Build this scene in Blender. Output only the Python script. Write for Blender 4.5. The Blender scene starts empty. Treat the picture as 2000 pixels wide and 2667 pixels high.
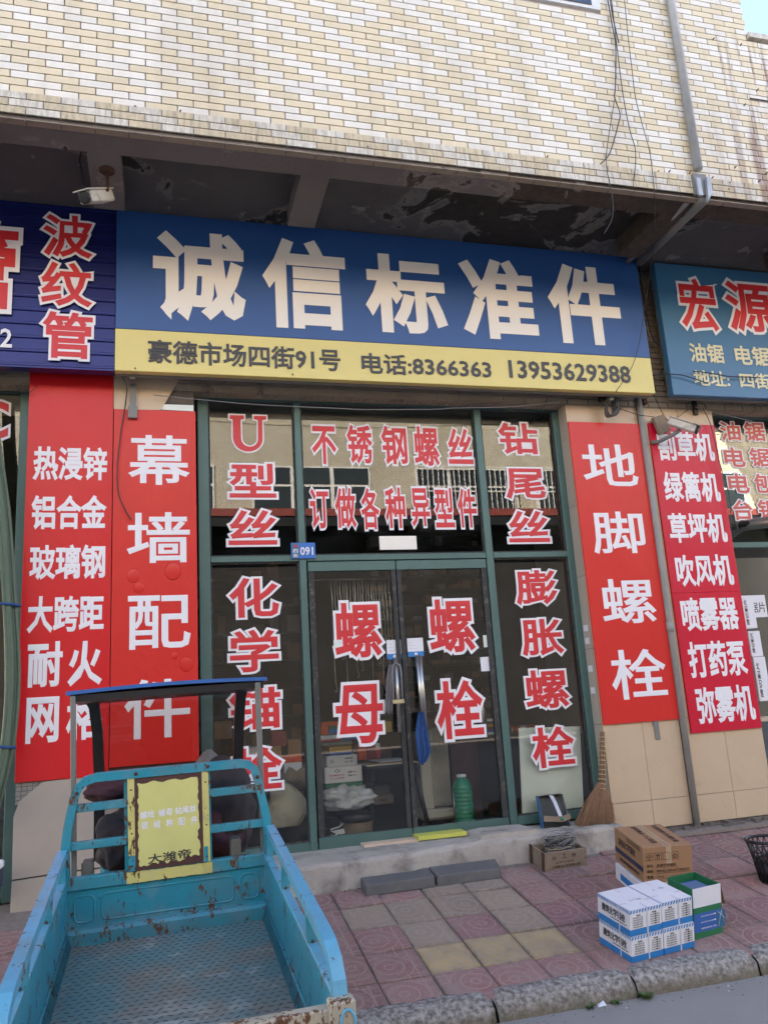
import bpy, math, random
from mathutils import Vector, Matrix, Euler
random.seed(7)
S = bpy.context.scene
COL = S.collection

# ------------------------------------------------------------------ camera, world, sun, exposure
FPX, YAW, PITCH, ROLL = 2107.6, 0.273688, 0.222167, -0.062821
CAM = Vector((0, -6.0, 1.183))
_F = Vector((math.sin(YAW)*math.cos(PITCH), math.cos(YAW)*math.cos(PITCH), math.sin(PITCH)))
_X = Vector((math.cos(YAW), -math.sin(YAW), 0)); _U = _X.cross(_F)
CX = math.cos(ROLL)*_X+math.sin(ROLL)*_U; CU = -math.sin(ROLL)*_X+math.cos(ROLL)*_U
cd = bpy.data.cameras.new('camera'); cam = bpy.data.objects.new('camera', cd); COL.objects.link(cam)
m = Matrix.Identity(4)
for i in range(3):
    m[i][0] = CX[i]; m[i][1] = CU[i]; m[i][2] = -_F[i]; m[i][3] = CAM[i]
cam.matrix_world = m
cd.sensor_fit = 'VERTICAL'; cd.sensor_height = 36; cd.lens = FPX/2667*36; cd.clip_end = 600; cd.clip_start = .05
S.camera = cam
SUN_EL, SUN_AZ = math.radians(26), math.radians(-40)      # azimuth from +Y towards +X
W = bpy.data.worlds.new('World'); S.world = W; W.use_nodes = True
nt = W.node_tree; sky = nt.nodes.new('ShaderNodeTexSky'); sky.sky_type = 'NISHITA'; sky.sun_disc = False
sky.sun_elevation = SUN_EL; sky.sun_rotation = SUN_AZ; sky.dust_density = 0.5; sky.ozone_density = 1.5; sky.air_density = 1.0
bg = nt.nodes['Background']; nt.links.new(sky.outputs[0], bg.inputs[0]); bg.inputs[1].default_value = 0.085
sl = bpy.data.lights.new('sun', 'SUN'); sl.energy = 5.0; sl.angle = math.radians(.5); sl.color = (1, .94, .84)
so = bpy.data.objects.new('sun', sl); COL.objects.link(so)
sd = Vector((math.sin(SUN_AZ)*math.cos(SUN_EL), math.cos(SUN_AZ)*math.cos(SUN_EL), math.sin(SUN_EL)))
so.rotation_euler = sd.to_track_quat('Z', 'Y').to_euler()
S.view_settings.view_transform = 'Standard'; S.view_settings.look = 'None'; S.view_settings.gamma = 1
S.view_settings.use_curve_mapping = False; S.view_settings.exposure = 3.08
S.view_settings.use_white_balance = True; S.view_settings.white_balance_temperature = 7200; S.view_settings.white_balance_tint = 17

# ------------------------------------------------------------------ measuring: photo pixel -> point on a real plane
def ray(px, py):
    return CX*((px-1000)/FPX)-CU*((py-1333.5)/FPX)+_F
def at(px, py, y=0.):
    d = ray(px, py); return CAM+d*((y-CAM.y)/d.y)
SL = .16
def gnd(px, py):                                            # the pavement slopes down to the street
    d = ray(px, py); return CAM+d*((SL*CAM.y-CAM.z)/(d.z-SL*d.y))
CR = {0: (0, 0, 1), 1: (0, 0, 1.659), 2: (1000, 0, 1.659), 3: (0, 500, 1.659), 4: (1000, 600, 1.659), 5: (0, 960, 2.765), 6: (500, 1000, 2.074),
      7: (1250, 1000, 2.212), 8: (0, 1400, 2.183), 'b': (700, 1500, 2.37), 'c': (1250, 1600, 2.212), 'd': (1450, 2080, 3.016),
      'e': (700, 2200, 2.074), 'k': (1650, 950, 5.53), 's': (1850, 900, 2.767), 'i': (820, 1900, 6.38), 'j': (1080, 1800, 5.53),
      'g': (400, 950, 3.318), 'h': (1500, 380, 3.318), 'n': (1300, 2050, 4.74), 'o': (200, 360, 8.295), 'z': (0, 1900, 1.843), 'q': (1300, 2400, 2.37)}
def P(k, x, y):
    o = CR[k]; return (o[0]+x/o[2], o[1]+y/o[2])
def A(k, x, y, Y=0.): return at(*P(k, x, y), Y)
def rect(k, L, R, T, B, Y):                                 # x0,x1,z0,z1 on the plane y=Y
    cx, cy = (L+R)/2, (T+B)/2
    return A(k, L, cy, Y).x, A(k, R, cy, Y).x, A(k, cx, B, Y).z, A(k, cx, T, Y).z

# ------------------------------------------------------------------ materials
def sr(r, g, b):
    f = lambda c: (c/255/12.92 if c/255 <= .04045 else ((c/255+.055)/1.055)**2.4)
    return (f(r), f(g), f(b))
class N:
    def __init__(s, name):
        s.m = bpy.data.materials.new(name); s.m.use_nodes = True; s.t = s.m.node_tree
        s.b = s.t.nodes['Principled BSDF']
    def n(s, t, **k):
        x = s.t.nodes.new('ShaderNode'+t)
        for a, v in k.items(): setattr(x, a, v)
        return x
    def l(s, a, b): s.t.links.new(a, b)
    def val(s, sock, v):
        if hasattr(v, 'links') or hasattr(v, 'is_output'): s.l(v, sock)
        else: sock.default_value = v if not (isinstance(v, tuple) and len(v) == 3) else (*v, 1)
    def noise(s, scale, detail=4, vec=None, sc=None, w=0, dist=0):
        c = s.coord(vec)
        if sc or w:
            mp = s.n('Mapping'); s.l(c, mp.inputs[0]); mp.inputs[3].default_value = sc or (1, 1, 1); mp.inputs[1].default_value = (w, w*1.7, w*.6); c = mp.outputs[0]
        x = s.n('TexNoise'); s.l(c, x.inputs['Vector']); x.inputs['Scale'].default_value = scale; x.inputs['Detail'].default_value = detail
        x.inputs['Roughness'].default_value = .6; x.inputs['Distortion'].default_value = dist
        return x.outputs['Fac']
    def coord(s, vec=None):
        if vec == 'world':
            return s.n('NewGeometry').outputs['Position']
        return s.n('TexCoord').outputs['Object'] if vec is None else vec
    def ramp(s, f, a, b):
        x = s.n('MapRange'); s.l(f, x.inputs[0]); x.inputs[1].default_value = a; x.inputs[2].default_value = b; x.clamp = True
        return x.outputs[0]
    def mix(s, f, a, b, mode='MIX'):
        x = s.n('Mix', data_type='RGBA', blend_type=mode); s.val(x.inputs[0], f)
        s.val(x.inputs[6], a); s.val(x.inputs[7], b); return x.outputs[2]
    def math(s, op, a, b=0., c=None):
        x = s.n('Math', operation=op); s.val(x.inputs[0], a); s.val(x.inputs[1], b)
        if c is not None: s.val(x.inputs[2], c)
        return x.outputs[0]
    def bump(s, h, st=.3, d=.01, prev=None):
        x = s.n('Bump'); x.inputs['Strength'].default_value = st; x.inputs['Distance'].default_value = d; s.l(h, x.inputs['Height'])
        if prev: s.l(prev, x.inputs['Normal'])
        s.l(x.outputs[0], s.b.inputs['Normal']); return x.outputs[0]
    def out(s, col, rough=.6, metal=0., spec=.5):
        s.val(s.b.inputs['Base Color'], col); s.val(s.b.inputs['Roughness'], rough); s.val(s.b.inputs['Metallic'], metal)
        s.b.inputs['Specular IOR Level'].default_value = spec; return s.m
def basic(name, c, rough=.6, metal=0., var=.25, scale=6, dirt=None, dscale=9, dth=(.55, .75), bump=0, bscale=60, spec=.5, vec=None, sc=None):
    s = N(name); f = s.noise(scale, 5, vec)
    col = s.mix(f, tuple(x*(1-var) for x in c), tuple(min(1, x*(1+var)) for x in c))
    if dirt:
        g = s.ramp(s.noise(dscale, 8, vec, sc, 3.3, .4), *dth); col = s.mix(g, col, dirt)
    if bump: s.bump(s.noise(bscale, 6, vec), bump, .01)
    return s.out(col, rough, metal, spec)
MT = {}
def tile_mat(name, c, dirty=0):
    s = N(name)
    isl = s.n('NewGeometry').outputs['Random Per Island']; rnd = s.n('ObjectInfo').outputs['Random']
    v = s.math('FRACT', s.math('ADD', isl, rnd))
    col = s.mix(v, tuple(x*.93 for x in c), tuple(min(1, x*1.03) for x in c))
    pos = s.coord('world')
    col = s.mix(s.math('MULTIPLY', s.ramp(s.noise(2.2, 6, pos, (1.3, 1, .22), 2), .5, .75), .42), col, (.45, .36, .22))
    sep = s.n('SeparateXYZ'); s.l(pos, sep.inputs[0])
    # rust below the old bolts at the east end
    rx = s.ramp(sep.outputs[0], 4.05, 4.7); rz = s.ramp(sep.outputs[2], 6.45, 6.1)
    st = s.ramp(s.noise(6, 6, pos, (2.6, 1, .16), 7), .47, .62)
    col = s.mix(s.math('MULTIPLY', s.math('MULTIPLY', rx, rz), s.math('MULTIPLY', st, .9)), col, (.2, .07, .025))
    if dirty:
        f = s.ramp(s.noise(12, 7, pos, (3.5, 1, .55), 1), .42, .72)
        col = s.mix(s.math('MULTIPLY', f, .6), col, (.2, .16, .11))
        f2 = s.ramp(s.noise(40, 5, pos, (2, 1, 1), 5), .5, .75); col = s.mix(s.math('MULTIPLY', f2, .5), col, (.3, .24, .16))
    s.bump(s.noise(45, 3, pos), .08, .01)
    return s.out(col, .38 if not dirty else .55)
MT['cream'] = tile_mat('cream_tile_glaze', (.77, .645, .43)); MT['white_t'] = tile_mat('white_tile_glaze', (.83, .77, .655))
MT['cream_d'] = tile_mat('stained_cream_tile', (.66, .55, .36), 1); MT['white_d'] = tile_mat('stained_white_tile', (.72, .67, .56), 1)
MT['grout'] = basic('dark_grout', (.38, .345, .315), .9)
MT['ctile'] = basic('brown_wall_tile', (.3, .24, .17), .5, var=.25, scale=3, dirt=(.12, .1, .08), vec='world')
MT['conc'] = basic('concrete', (.31, .29, .26), .9, var=.3, scale=4, dirt=(.16, .14, .12), dscale=3, dth=(.5, .8), bump=.5, bscale=40, vec='world')
MT['step'] = basic('old_step_concrete', (.42, .38, .33), .92, var=.28, scale=5, dirt=(.17, .15, .13), dscale=4, dth=(.5, .72), bump=.6, bscale=35, vec='world')
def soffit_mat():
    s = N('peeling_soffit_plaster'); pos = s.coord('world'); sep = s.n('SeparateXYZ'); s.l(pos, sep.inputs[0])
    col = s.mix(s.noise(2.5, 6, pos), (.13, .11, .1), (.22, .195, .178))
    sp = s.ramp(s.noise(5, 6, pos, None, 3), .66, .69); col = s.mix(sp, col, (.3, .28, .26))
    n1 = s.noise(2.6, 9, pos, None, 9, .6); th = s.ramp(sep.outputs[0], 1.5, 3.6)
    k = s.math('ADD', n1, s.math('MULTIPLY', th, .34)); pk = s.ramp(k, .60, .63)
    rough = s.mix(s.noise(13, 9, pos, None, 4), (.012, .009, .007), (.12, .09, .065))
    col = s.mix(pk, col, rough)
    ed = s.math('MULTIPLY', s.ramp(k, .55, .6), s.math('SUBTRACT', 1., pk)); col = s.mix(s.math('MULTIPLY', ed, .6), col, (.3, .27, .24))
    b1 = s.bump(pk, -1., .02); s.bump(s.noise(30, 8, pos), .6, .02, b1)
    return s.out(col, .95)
MT['soffit'] = soffit_mat()
PX, PY = .2905, .3115
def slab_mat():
    s = N('dark_soffit_slab'); pos = s.coord('world'); sep = s.n('SeparateXYZ'); s.l(pos, sep.inputs[0])  # mottled tone darker than the beams, near black in the eroded patches
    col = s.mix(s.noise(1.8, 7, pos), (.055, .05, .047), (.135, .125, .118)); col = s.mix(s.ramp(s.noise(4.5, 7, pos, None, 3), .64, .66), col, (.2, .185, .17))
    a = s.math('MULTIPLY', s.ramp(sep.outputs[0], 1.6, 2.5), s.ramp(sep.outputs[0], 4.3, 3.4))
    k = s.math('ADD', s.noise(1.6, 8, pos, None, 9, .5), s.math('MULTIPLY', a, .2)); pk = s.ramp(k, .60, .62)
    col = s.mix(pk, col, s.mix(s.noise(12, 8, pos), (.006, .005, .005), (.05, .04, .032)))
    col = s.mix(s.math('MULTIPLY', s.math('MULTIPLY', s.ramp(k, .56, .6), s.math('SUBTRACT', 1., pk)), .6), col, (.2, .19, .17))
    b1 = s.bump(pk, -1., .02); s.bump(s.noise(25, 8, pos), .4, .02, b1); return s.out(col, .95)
MT['slabm'] = slab_mat()
def pav_mat(name, c, worn, wa):
    s = N(name); oc = s.coord(); sep = s.n('SeparateXYZ'); s.l(oc, sep.inputs[0]); x, y = sep.outputs[0], sep.outputs[1]
    # raised rings and bars moulded into every paving slab
    r = s.math('SQRT', s.math('ADD', s.math('POWER', s.math('SUBTRACT', x, .045), 2.), s.math('POWER', s.math('ADD', y, .02), 2.)))
    ring = s.math('LESS_THAN', s.math('ABSOLUTE', s.math('SUBTRACT', s.math('FRACT', s.math('MULTIPLY', r, 19.)), .5)), .11)
    ring = s.math('MULTIPLY', ring, s.math('GREATER_THAN', r, .02))
    inr = s.math('LESS_THAN', r, .135)
    bx = s.math('LESS_THAN', s.math('ABSOLUTE', s.math('SUBTRACT', s.math('FRACT', s.math('MULTIPLY', x, 17.)), .5)), .1)
    by = s.math('LESS_THAN', s.math('ABSOLUTE', s.math('SUBTRACT', s.math('FRACT', s.math('MULTIPLY', y, 13.)), .5)), .07)
    bars = s.math('MAXIMUM', bx, s.math('MULTIPLY', by, s.math('GREATER_THAN', s.math('MULTIPLY', x, y), 0.)))
    half = s.math('LESS_THAN', x, .03)
    h = s.math('ADD', s.math('MULTIPLY', ring, inr), s.math('MULTIPLY', bars, s.math('MULTIPLY', half, s.math('SUBTRACT', 1., inr))))
    h = s.math('MINIMUM', h, 1.)
    pos = s.coord('world'); w = s.ramp(s.noise(7, 7, pos, None, 2), .38, .68)
    rnd = s.n('ObjectInfo').outputs['Random']
    col = s.mix(rnd, tuple(v*.78 for v in c), tuple(v*1.15 for v in c))
    col = s.mix(s.math('MULTIPLY', w, wa), col, worn)
    col = s.mix(s.ramp(s.noise(55, 4, pos), .4, .75), col, s.mix(.35, col, (.42, .37, .33)))
    ex = s.math('MAXIMUM', s.ramp(s.math('ABSOLUTE', x), PX/2-.03, PX/2-.002), s.ramp(s.math('ABSOLUTE', y), PY/2-.03, PY/2-.002))
    col = s.mix(s.math('MULTIPLY', ex, s.ramp(s.noise(18, 6, pos, None, 5), .35, .7)), col, (.17, .14, .12))
    big = s.ramp(s.noise(1.6, 5, pos, None, 11), .42, .66); col = s.mix(s.math('MULTIPLY', big, .3), col, (.33, .26, .22))
    keep = s.math('SUBTRACT', 1., s.math('MULTIPLY', w, .7)); hh = s.math('MULTIPLY', h, keep)
    col = s.mix(s.math('MULTIPLY', hh, .42), col, (.44, .35, .31))
    b1 = s.bump(hh, -.9, .004); s.bump(s.noise(120, 5, pos), .35, .006, b1)
    return s.out(col, .85)
MT['pred'] = pav_mat('red_paving', (.31, .135, .12), (.33, .235, .205), .65)
MT['pdark'] = pav_mat('dark_red_paving', (.24, .1, .1), (.32, .2, .18), .35)
MT['pgrey'] = pav_mat('worn_grey_paving', (.29, .225, .165), (.33, .25, .17), .8)
MT['pyel'] = pav_mat('worn_yellow_paving', (.5, .36, .16), (.27, .215, .16), .7)
MT['dust'] = basic('sandy_dust', (.24, .2, .17), 1, var=.35, scale=20, bump=.5, bscale=150, vec='world')
MT['road'] = basic('street_concrete', (.3, .275, .255), .92, var=.16, scale=3, dirt=(.3, .28, .26), dscale=45, dth=(.55, .8), bump=.35, bscale=180, vec='world')
def kerb_mat():
    s = N('granite_kerb'); pos = s.coord('world')
    col = s.mix(s.ramp(s.noise(42, 8, pos, (1, 1, 1), 1), .36, .66), (.13, .115, .1), (.47, .43, .39))
    sep = s.n('SeparateXYZ'); s.l(pos, sep.inputs[0]); low = s.ramp(s.math('ADD', sep.outputs[2], s.math('MULTIPLY', s.noise(8, 5, pos), .09)), -.265, -.325)
    col = s.mix(s.math('MULTIPLY', low, .8), col, (.15, .125, .075))
    s.bump(s.noise(40, 8, pos, None, 1), .8, .02); return s.out(col, .95)
MT['kerb'] = kerb_mat()
MT['slab'] = basic('dark_slab', (.125, .125, .122), .8, var=.25, scale=9, dirt=(.26, .25, .2), dscale=5, dth=(.55, .75), bump=.4, bscale=70)
MT['beige'] = basic('beige_stone_tile', (.58, .44, .29), .32, var=.1, scale=5, dirt=(.42, .32, .22), dscale=9, dth=(.6, .85), vec='world')
MT['beige2'] = basic('dusty_grey_beige_tile', (.42, .36, .3), .5, var=.1, scale=5, vec='world')
MT['mortar'] = basic('dark_mortar', (.14, .12, .105), .95, bump=.6, bscale=50, vec='world')
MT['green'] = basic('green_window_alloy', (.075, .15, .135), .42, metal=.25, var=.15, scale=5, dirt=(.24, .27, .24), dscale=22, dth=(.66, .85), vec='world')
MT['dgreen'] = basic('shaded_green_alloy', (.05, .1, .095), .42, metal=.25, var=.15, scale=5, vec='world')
MT['brush'] = basic('dark_seal_strip', (.035, .036, .034), .7, dirt=(.16, .15, .13), dscale=30, vec='world')
MT['navy'] = basic('navy_corrugated_sheet', (.012, .02, .13), .3, metal=.3, var=.2)
def flat(name, c, rough=.35, var=.05, spec=.5): return basic(name, c, rough, var=var, scale=3, spec=spec, vec='world')
MT['sblue'] = basic('blue_sign_film', (.018, .088, .27), .36, var=.14, scale=2, vec='world')
MT['syel'] = basic('yellow_sign_film', (.74, .62, .2), .35, var=.07, scale=3, dirt=(.5, .42, .2), dscale=14, dth=(.62, .9), vec='world')
MT['sivory'] = flat('ivory_letter_film', (.86, .82, .73), .4)
MT['ink'] = flat('charcoal_print', (.045, .045, .045), .4)
MT['steal'] = basic('teal_blue_sign_film', (.035, .15, .27), .35, var=.2, scale=2, vec='world')
def red_panel(name, c, seam=0):
    s = N(name); pos = s.coord('world')
    col = s.mix(s.noise(2.5, 5, pos), tuple(v*.92 for v in c), tuple(v*1.05 for v in c))
    col = s.mix(s.math('MULTIPLY', s.ramp(s.noise(35, 6, pos, (1, 1, .6), 4), .62, .85), .35), col, (.35, .08, .06))
    b1 = s.bump(s.noise(2.6, 5, pos, (1, 1, .5), 2, .5), .35, .03); s.bump(s.noise(26, 3, pos, (2.5, 1, .5), 5, .6), .06, .004, b1); return s.out(col, .33, spec=.4)
MT['redA'] = red_panel('red_banner_film', (.66, .012, .016)); MT['redB'] = red_panel('orange_red_banner_film', (.67, .024, .018)); MT['redD'] = red_panel('crimson_banner_film', (.62, .004, .03))
MT['white'] = flat('white_letter_film', (.8, .79, .8), .4)
MT['lred'] = flat('red_letter_film', (.66, .03, .035), .4)
MT['lpink'] = flat('faded_red_letter_film', (.62, .1, .07), .4)
MT['cream_l'] = flat('cream_letter_film', (.72, .66, .4), .4)
def glass(name, k, tint=(.8, .86, .84)):
    m = bpy.data.materials.new(name); m.use_nodes = True; t = m.node_tree; t.nodes.clear()
    o = t.nodes.new('ShaderNodeOutputMaterial'); a = t.nodes.new('ShaderNodeBsdfTransparent'); a.inputs[0].default_value = (*tint, 1)
    g = t.nodes.new('ShaderNodeBsdfGlossy'); g.inputs['Roughness'].default_value = .004; g.inputs[0].default_value = (1, 1, 1, 1)
    f = t.nodes.new('ShaderNodeFresnel'); f.inputs[0].default_value = 1.5
    mu = t.nodes.new('ShaderNodeMath'); mu.operation = 'MULTIPLY'; mu.inputs[1].default_value = k; mu.use_clamp = True
    d = t.nodes.new('ShaderNodeBsdfDiffuse'); d.inputs[0].default_value = (.4, .38, .34, 1)
    nz = t.nodes.new('ShaderNodeTexNoise'); gp = t.nodes.new('ShaderNodeNewGeometry'); t.links.new(gp.outputs['Position'], nz.inputs[0]); nz.inputs['Scale'].default_value = 5; nz.inputs['Detail'].default_value = 8
    mr = t.nodes.new('ShaderNodeMapRange'); t.links.new(nz.outputs[0], mr.inputs[0]); mr.inputs[1].default_value = .45; mr.inputs[2].default_value = .9; mr.inputs[4].default_value = .035
    x0 = t.nodes.new('ShaderNodeMixShader'); t.links.new(mr.outputs[0], x0.inputs[0]); t.links.new(a.outputs[0], x0.inputs[1]); t.links.new(d.outputs[0], x0.inputs[2])
    x = t.nodes.new('ShaderNodeMixShader'); t.links.new(f.outputs[0], mu.inputs[0]); t.links.new(mu.outputs[0], x.inputs[0]); t.links.new(x0.outputs[0], x.inputs[1]); t.links.new(g.outputs[0], x.inputs[2])
    t.links.new(x.outputs[0], o.inputs[0]); return m
MT['glass'] = glass('shop_glass', .95); MT['glass_door'] = glass('door_glass', .8, (.96, .98, .97)); MT['film'] = glass('windscreen_film', 1.2, (.72, .67, .64))
def paint_rust(name, c, amt=.0, dark=.55):
    s = N(name); f = s.noise(3, 5)
    col = s.mix(f, tuple(v*.8 for v in c), tuple(min(1, v*1.18) for v in c))
    col = s.mix(s.ramp(s.noise(6, 6, None, None, 3), .52, .85), col, tuple(min(1, v*.6+.16) for v in c))
    col = s.mix(s.math('MULTIPLY', s.ramp(s.noise(4.5, 7, None, None, 13, .5), .5, .72), .45), col, (.16, .15, .12))
    r = s.ramp(s.math('ADD', s.math('MULTIPLY', s.noise(11, 6, None, None, 8, .4), .55), s.math('MULTIPLY', s.noise(75, 6, None, (1, 1, .35), 4, .6), .45)), .575-amt*.5, .60-amt*.5); rust = s.mix(s.noise(60, 4), (.035, .018, .012), (.2, .08, .03))
    col = s.mix(r, col, rust); s.bump(s.noise(70, 5), .12, .005)
    rr = s.math('ADD', s.math('MULTIPLY', r, .5), .33); return s.out(col, rr, 0.)
MT['teal'] = paint_rust('teal_cart_paint', (.012, .27, .36)); MT['teal_top'] = paint_rust('weathered_skylit_teal_paint', (.09, .36, .52), .0)  # teal_top: weathered cart teal with skylight on top faces put into the colour
MT['teal_r'] = paint_rust('rubbed_teal_paint', (.03, .26, .33), .05)
MT['rusty'] = paint_rust('rusty_cream_paint', (.4, .36, .27), .14); MT['yp'] = paint_rust('flaking_yellow_paint', (.66, .6, .2), .02)
MT['pyp'] = basic('yellow_paper', (.66, .63, .22), .6, var=.1, scale=8, dirt=(.6, .6, .5), dscale=18, dth=(.66, .8)); MT['brownb'] = basic('brown_board', (.085, .035, .03), .5)
def plate_mat():
    s = N('worn_tread_plate'); n = s.noise(3.2, 6, None, None, 1)
    col = s.mix(s.ramp(n, .42, .6), (.1, .2, .21), (.2, .18, .155)); col = s.mix(s.ramp(s.noise(9, 6, None, None, 6), .55, .8), col, (.42, .42, .4))
    pt = s.coord(); mp = s.n('Mapping'); s.l(pt, mp.inputs[0]); mp.inputs[1].default_value = (-.4*3.2, -.62*3.2, 0); mp.inputs[3].default_value = (3.2, 3.2, 1)
    gr = s.n('TexGradient', gradient_type='SPHERICAL'); s.l(mp.outputs[0], gr.inputs[0]); sm = s.math('MULTIPLY', gr.outputs['Fac'], s.ramp(s.noise(7, 8, None, (1, 3, 1), 2, .8), .42, .62))
    col = s.mix(s.math('MULTIPLY', sm, .9), col, (.55, .54, .5))
    s.bump(s.noise(80, 4), .1, .004); return s.out(col, s.math('ADD', s.math('MULTIPLY', n, .3), .36), .0)
MT['plate'] = plate_mat(); MT['ridge'] = basic('dark_worn_ridge', (.035, .05, .052), .45, var=.5, scale=8)
MT['greym'] = basic('grey_galvanised_steel', (.2, .2, .185), .55, metal=.3, var=.2, dirt=(.15, .08, .05), dscale=20, dth=(.68, .8))
MT['pipe'] = basic('galvanised_pipe', (.4, .42, .44), .5, metal=.35, var=.3, scale=9, dirt=(.2, .14, .1), dscale=10, dth=(.66, .85), vec='world')
MT['pvc'] = basic('grey_pvc_pipe', (.3, .295, .275), .6, var=.2, dirt=(.3, .29, .26), dscale=12)
MT['black'] = basic('black_plastic', (.016, .016, .017), .4); MT['rubber'] = basic('black_rubber', (.02, .02, .02), .8)
MT['roofblue'] = basic('blue_roof_trim', (.03, .13, .38), .4)
MT['quilt'] = basic('dark_quilted_cloth', (.035, .027, .03), .9, var=.4, scale=8, bump=.5, bscale=18); MT['maroon'] = basic('maroon_cloth', (.055, .018, .025), .9, bump=.5, bscale=20)
MT['greycl'] = basic('grey_cloth', (.16, .15, .16), .9, bump=.4, bscale=30); MT['blueclt'] = basic('blue_cloth', (.02, .075, .22), .9, bump=.4, bscale=40)
MT['card'] = basic('brown_cardboard', (.36, .2, .1), .75, var=.1, scale=5); MT['cardw'] = basic('white_carton', (.74, .74, .76), .55, var=.05); MT['cardb'] = basic('carton_blue', (.01, .2, .52), .5)
MT['cardg'] = basic('carton_green', (.015, .17, .07), .5); MT['tape'] = basic('clear_tape', (.5, .36, .22), .25); MT['strap'] = basic('grey_strap', (.6, .6, .64), .4)
MT['navyp'] = basic('navy_print', (.03, .04, .08), .6); MT['prt'] = basic('brown_black_print', (.07, .04, .03), .7); MT['wood'] = basic('weathered_wood', (.25, .19, .135), .85, var=.35, scale=14, dirt=(.07, .05, .04), dscale=20, dth=(.6, .75))
MT['rustd'] = basic('dark_rust', (.08, .035, .02), .9); MT['wire'] = basic('dark_wire', (.03, .03, .032), .5); MT['wirey'] = basic('pale_wire', (.5, .42, .25), .4, metal=.4); MT['wireg'] = basic('grey_wire', (.22, .22, .22), .5)
MT['straw'] = basic('broom_straw', (.3, .17, .095), .9, var=.4, scale=30); MT['blued'] = basic('blue_dustpan_paint', (.02, .12, .25), .5)
MT['camw'] = basic('camera_white', (.6, .57, .5), .45, dirt=(.25, .2, .13), dscale=9); MT['plblue'] = flat('number_plate_blue', (.02, .16, .5), .3)
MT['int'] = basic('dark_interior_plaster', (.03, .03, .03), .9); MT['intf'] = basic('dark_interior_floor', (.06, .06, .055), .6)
MT['chrome'] = basic('steel_tube', (.5, .49, .46), .3, metal=.9, var=.2); MT['thermos'] = basic('thermos_green', (.005, .26, .15), .3)
MT['rad'] = basic('radiator_cream', (.45, .42, .35), .45); MT['orange'] = basic('orange_card', (.75, .1, .015), .5); MT['dred'] = basic('dark_red_card', (.3, .02, .02), .5)
MT['plastic'] = basic('silver_plastic_bag', (.52, .53, .52), .32, bump=.6, bscale=16); MT['cushion'] = basic('cream_cushion', (.5, .45, .32), .7)
MT['foam'] = basic('yellow_foam', (.55, .55, .1), .6); MT['foamp'] = basic('peach_board', (.6, .45, .33), .7)
MT['board'] = basic('pale_back_board', (.72, .78, .71), .35, var=.06); MT['hose'] = basic('olive_hose', (.085, .13, .085), .55); MT['weed'] = basic('weed_leaf', (.07, .13, .035), .6)
MT['yelbox'] = basic('yellow_card', (.55, .32, .03), .5); MT['bluebox'] = basic('blue_card', (.03, .13, .4), .5); MT['partsb'] = basic('parts_box_card', (.17, .07, .035), .7, vec='world', scale=9)
MT['partsb2'] = basic('dim_parts_box', (.1, .06, .05), .8)
MT['opw'] = N('far_tiled_wall')
def opp_mat():
    s = MT['opw']; b = s.n('TexBrick'); pos = s.coord('world'); sep = s.n('SeparateXYZ'); s.l(pos, sep.inputs[0]); cb = s.n('CombineXYZ'); s.l(sep.outputs[0], cb.inputs[0]); s.l(sep.outputs[2], cb.inputs[1])
    s.l(cb.outputs[0], b.inputs[0]); b.inputs['Scale'].default_value = 1; b.inputs['Brick Width'].default_value = .22; b.inputs['Row Height'].default_value = .07; b.inputs['Mortar Size'].default_value = .006
    b.inputs['Color1'].default_value = (.47, .42, .33, 1); b.inputs['Color2'].default_value = (.55, .52, .44, 1); b.inputs['Mortar'].default_value = (.25, .21, .15, 1)
    d = s.mix(s.math('MULTIPLY', s.ramp(s.noise(1.1, 6, pos, (1, 1, .3)), .5, .8), .5), b.outputs[0], (.28, .24, .17)); return s.out(d, .6)
opp_mat(); MT['opw'] = MT['opw'].m
MT['owin'] = basic('far_window_dark', (.03, .04, .045), .2); MT['ofrm'] = basic('far_window_frame', (.7, .7, .68), .5); MT['ored'] = basic('far_red_canopy', (.25, .05, .04), .6)
MT['skyglass'] = basic('window_glass', (.03, .045, .07), .05, spec=1.)

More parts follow.
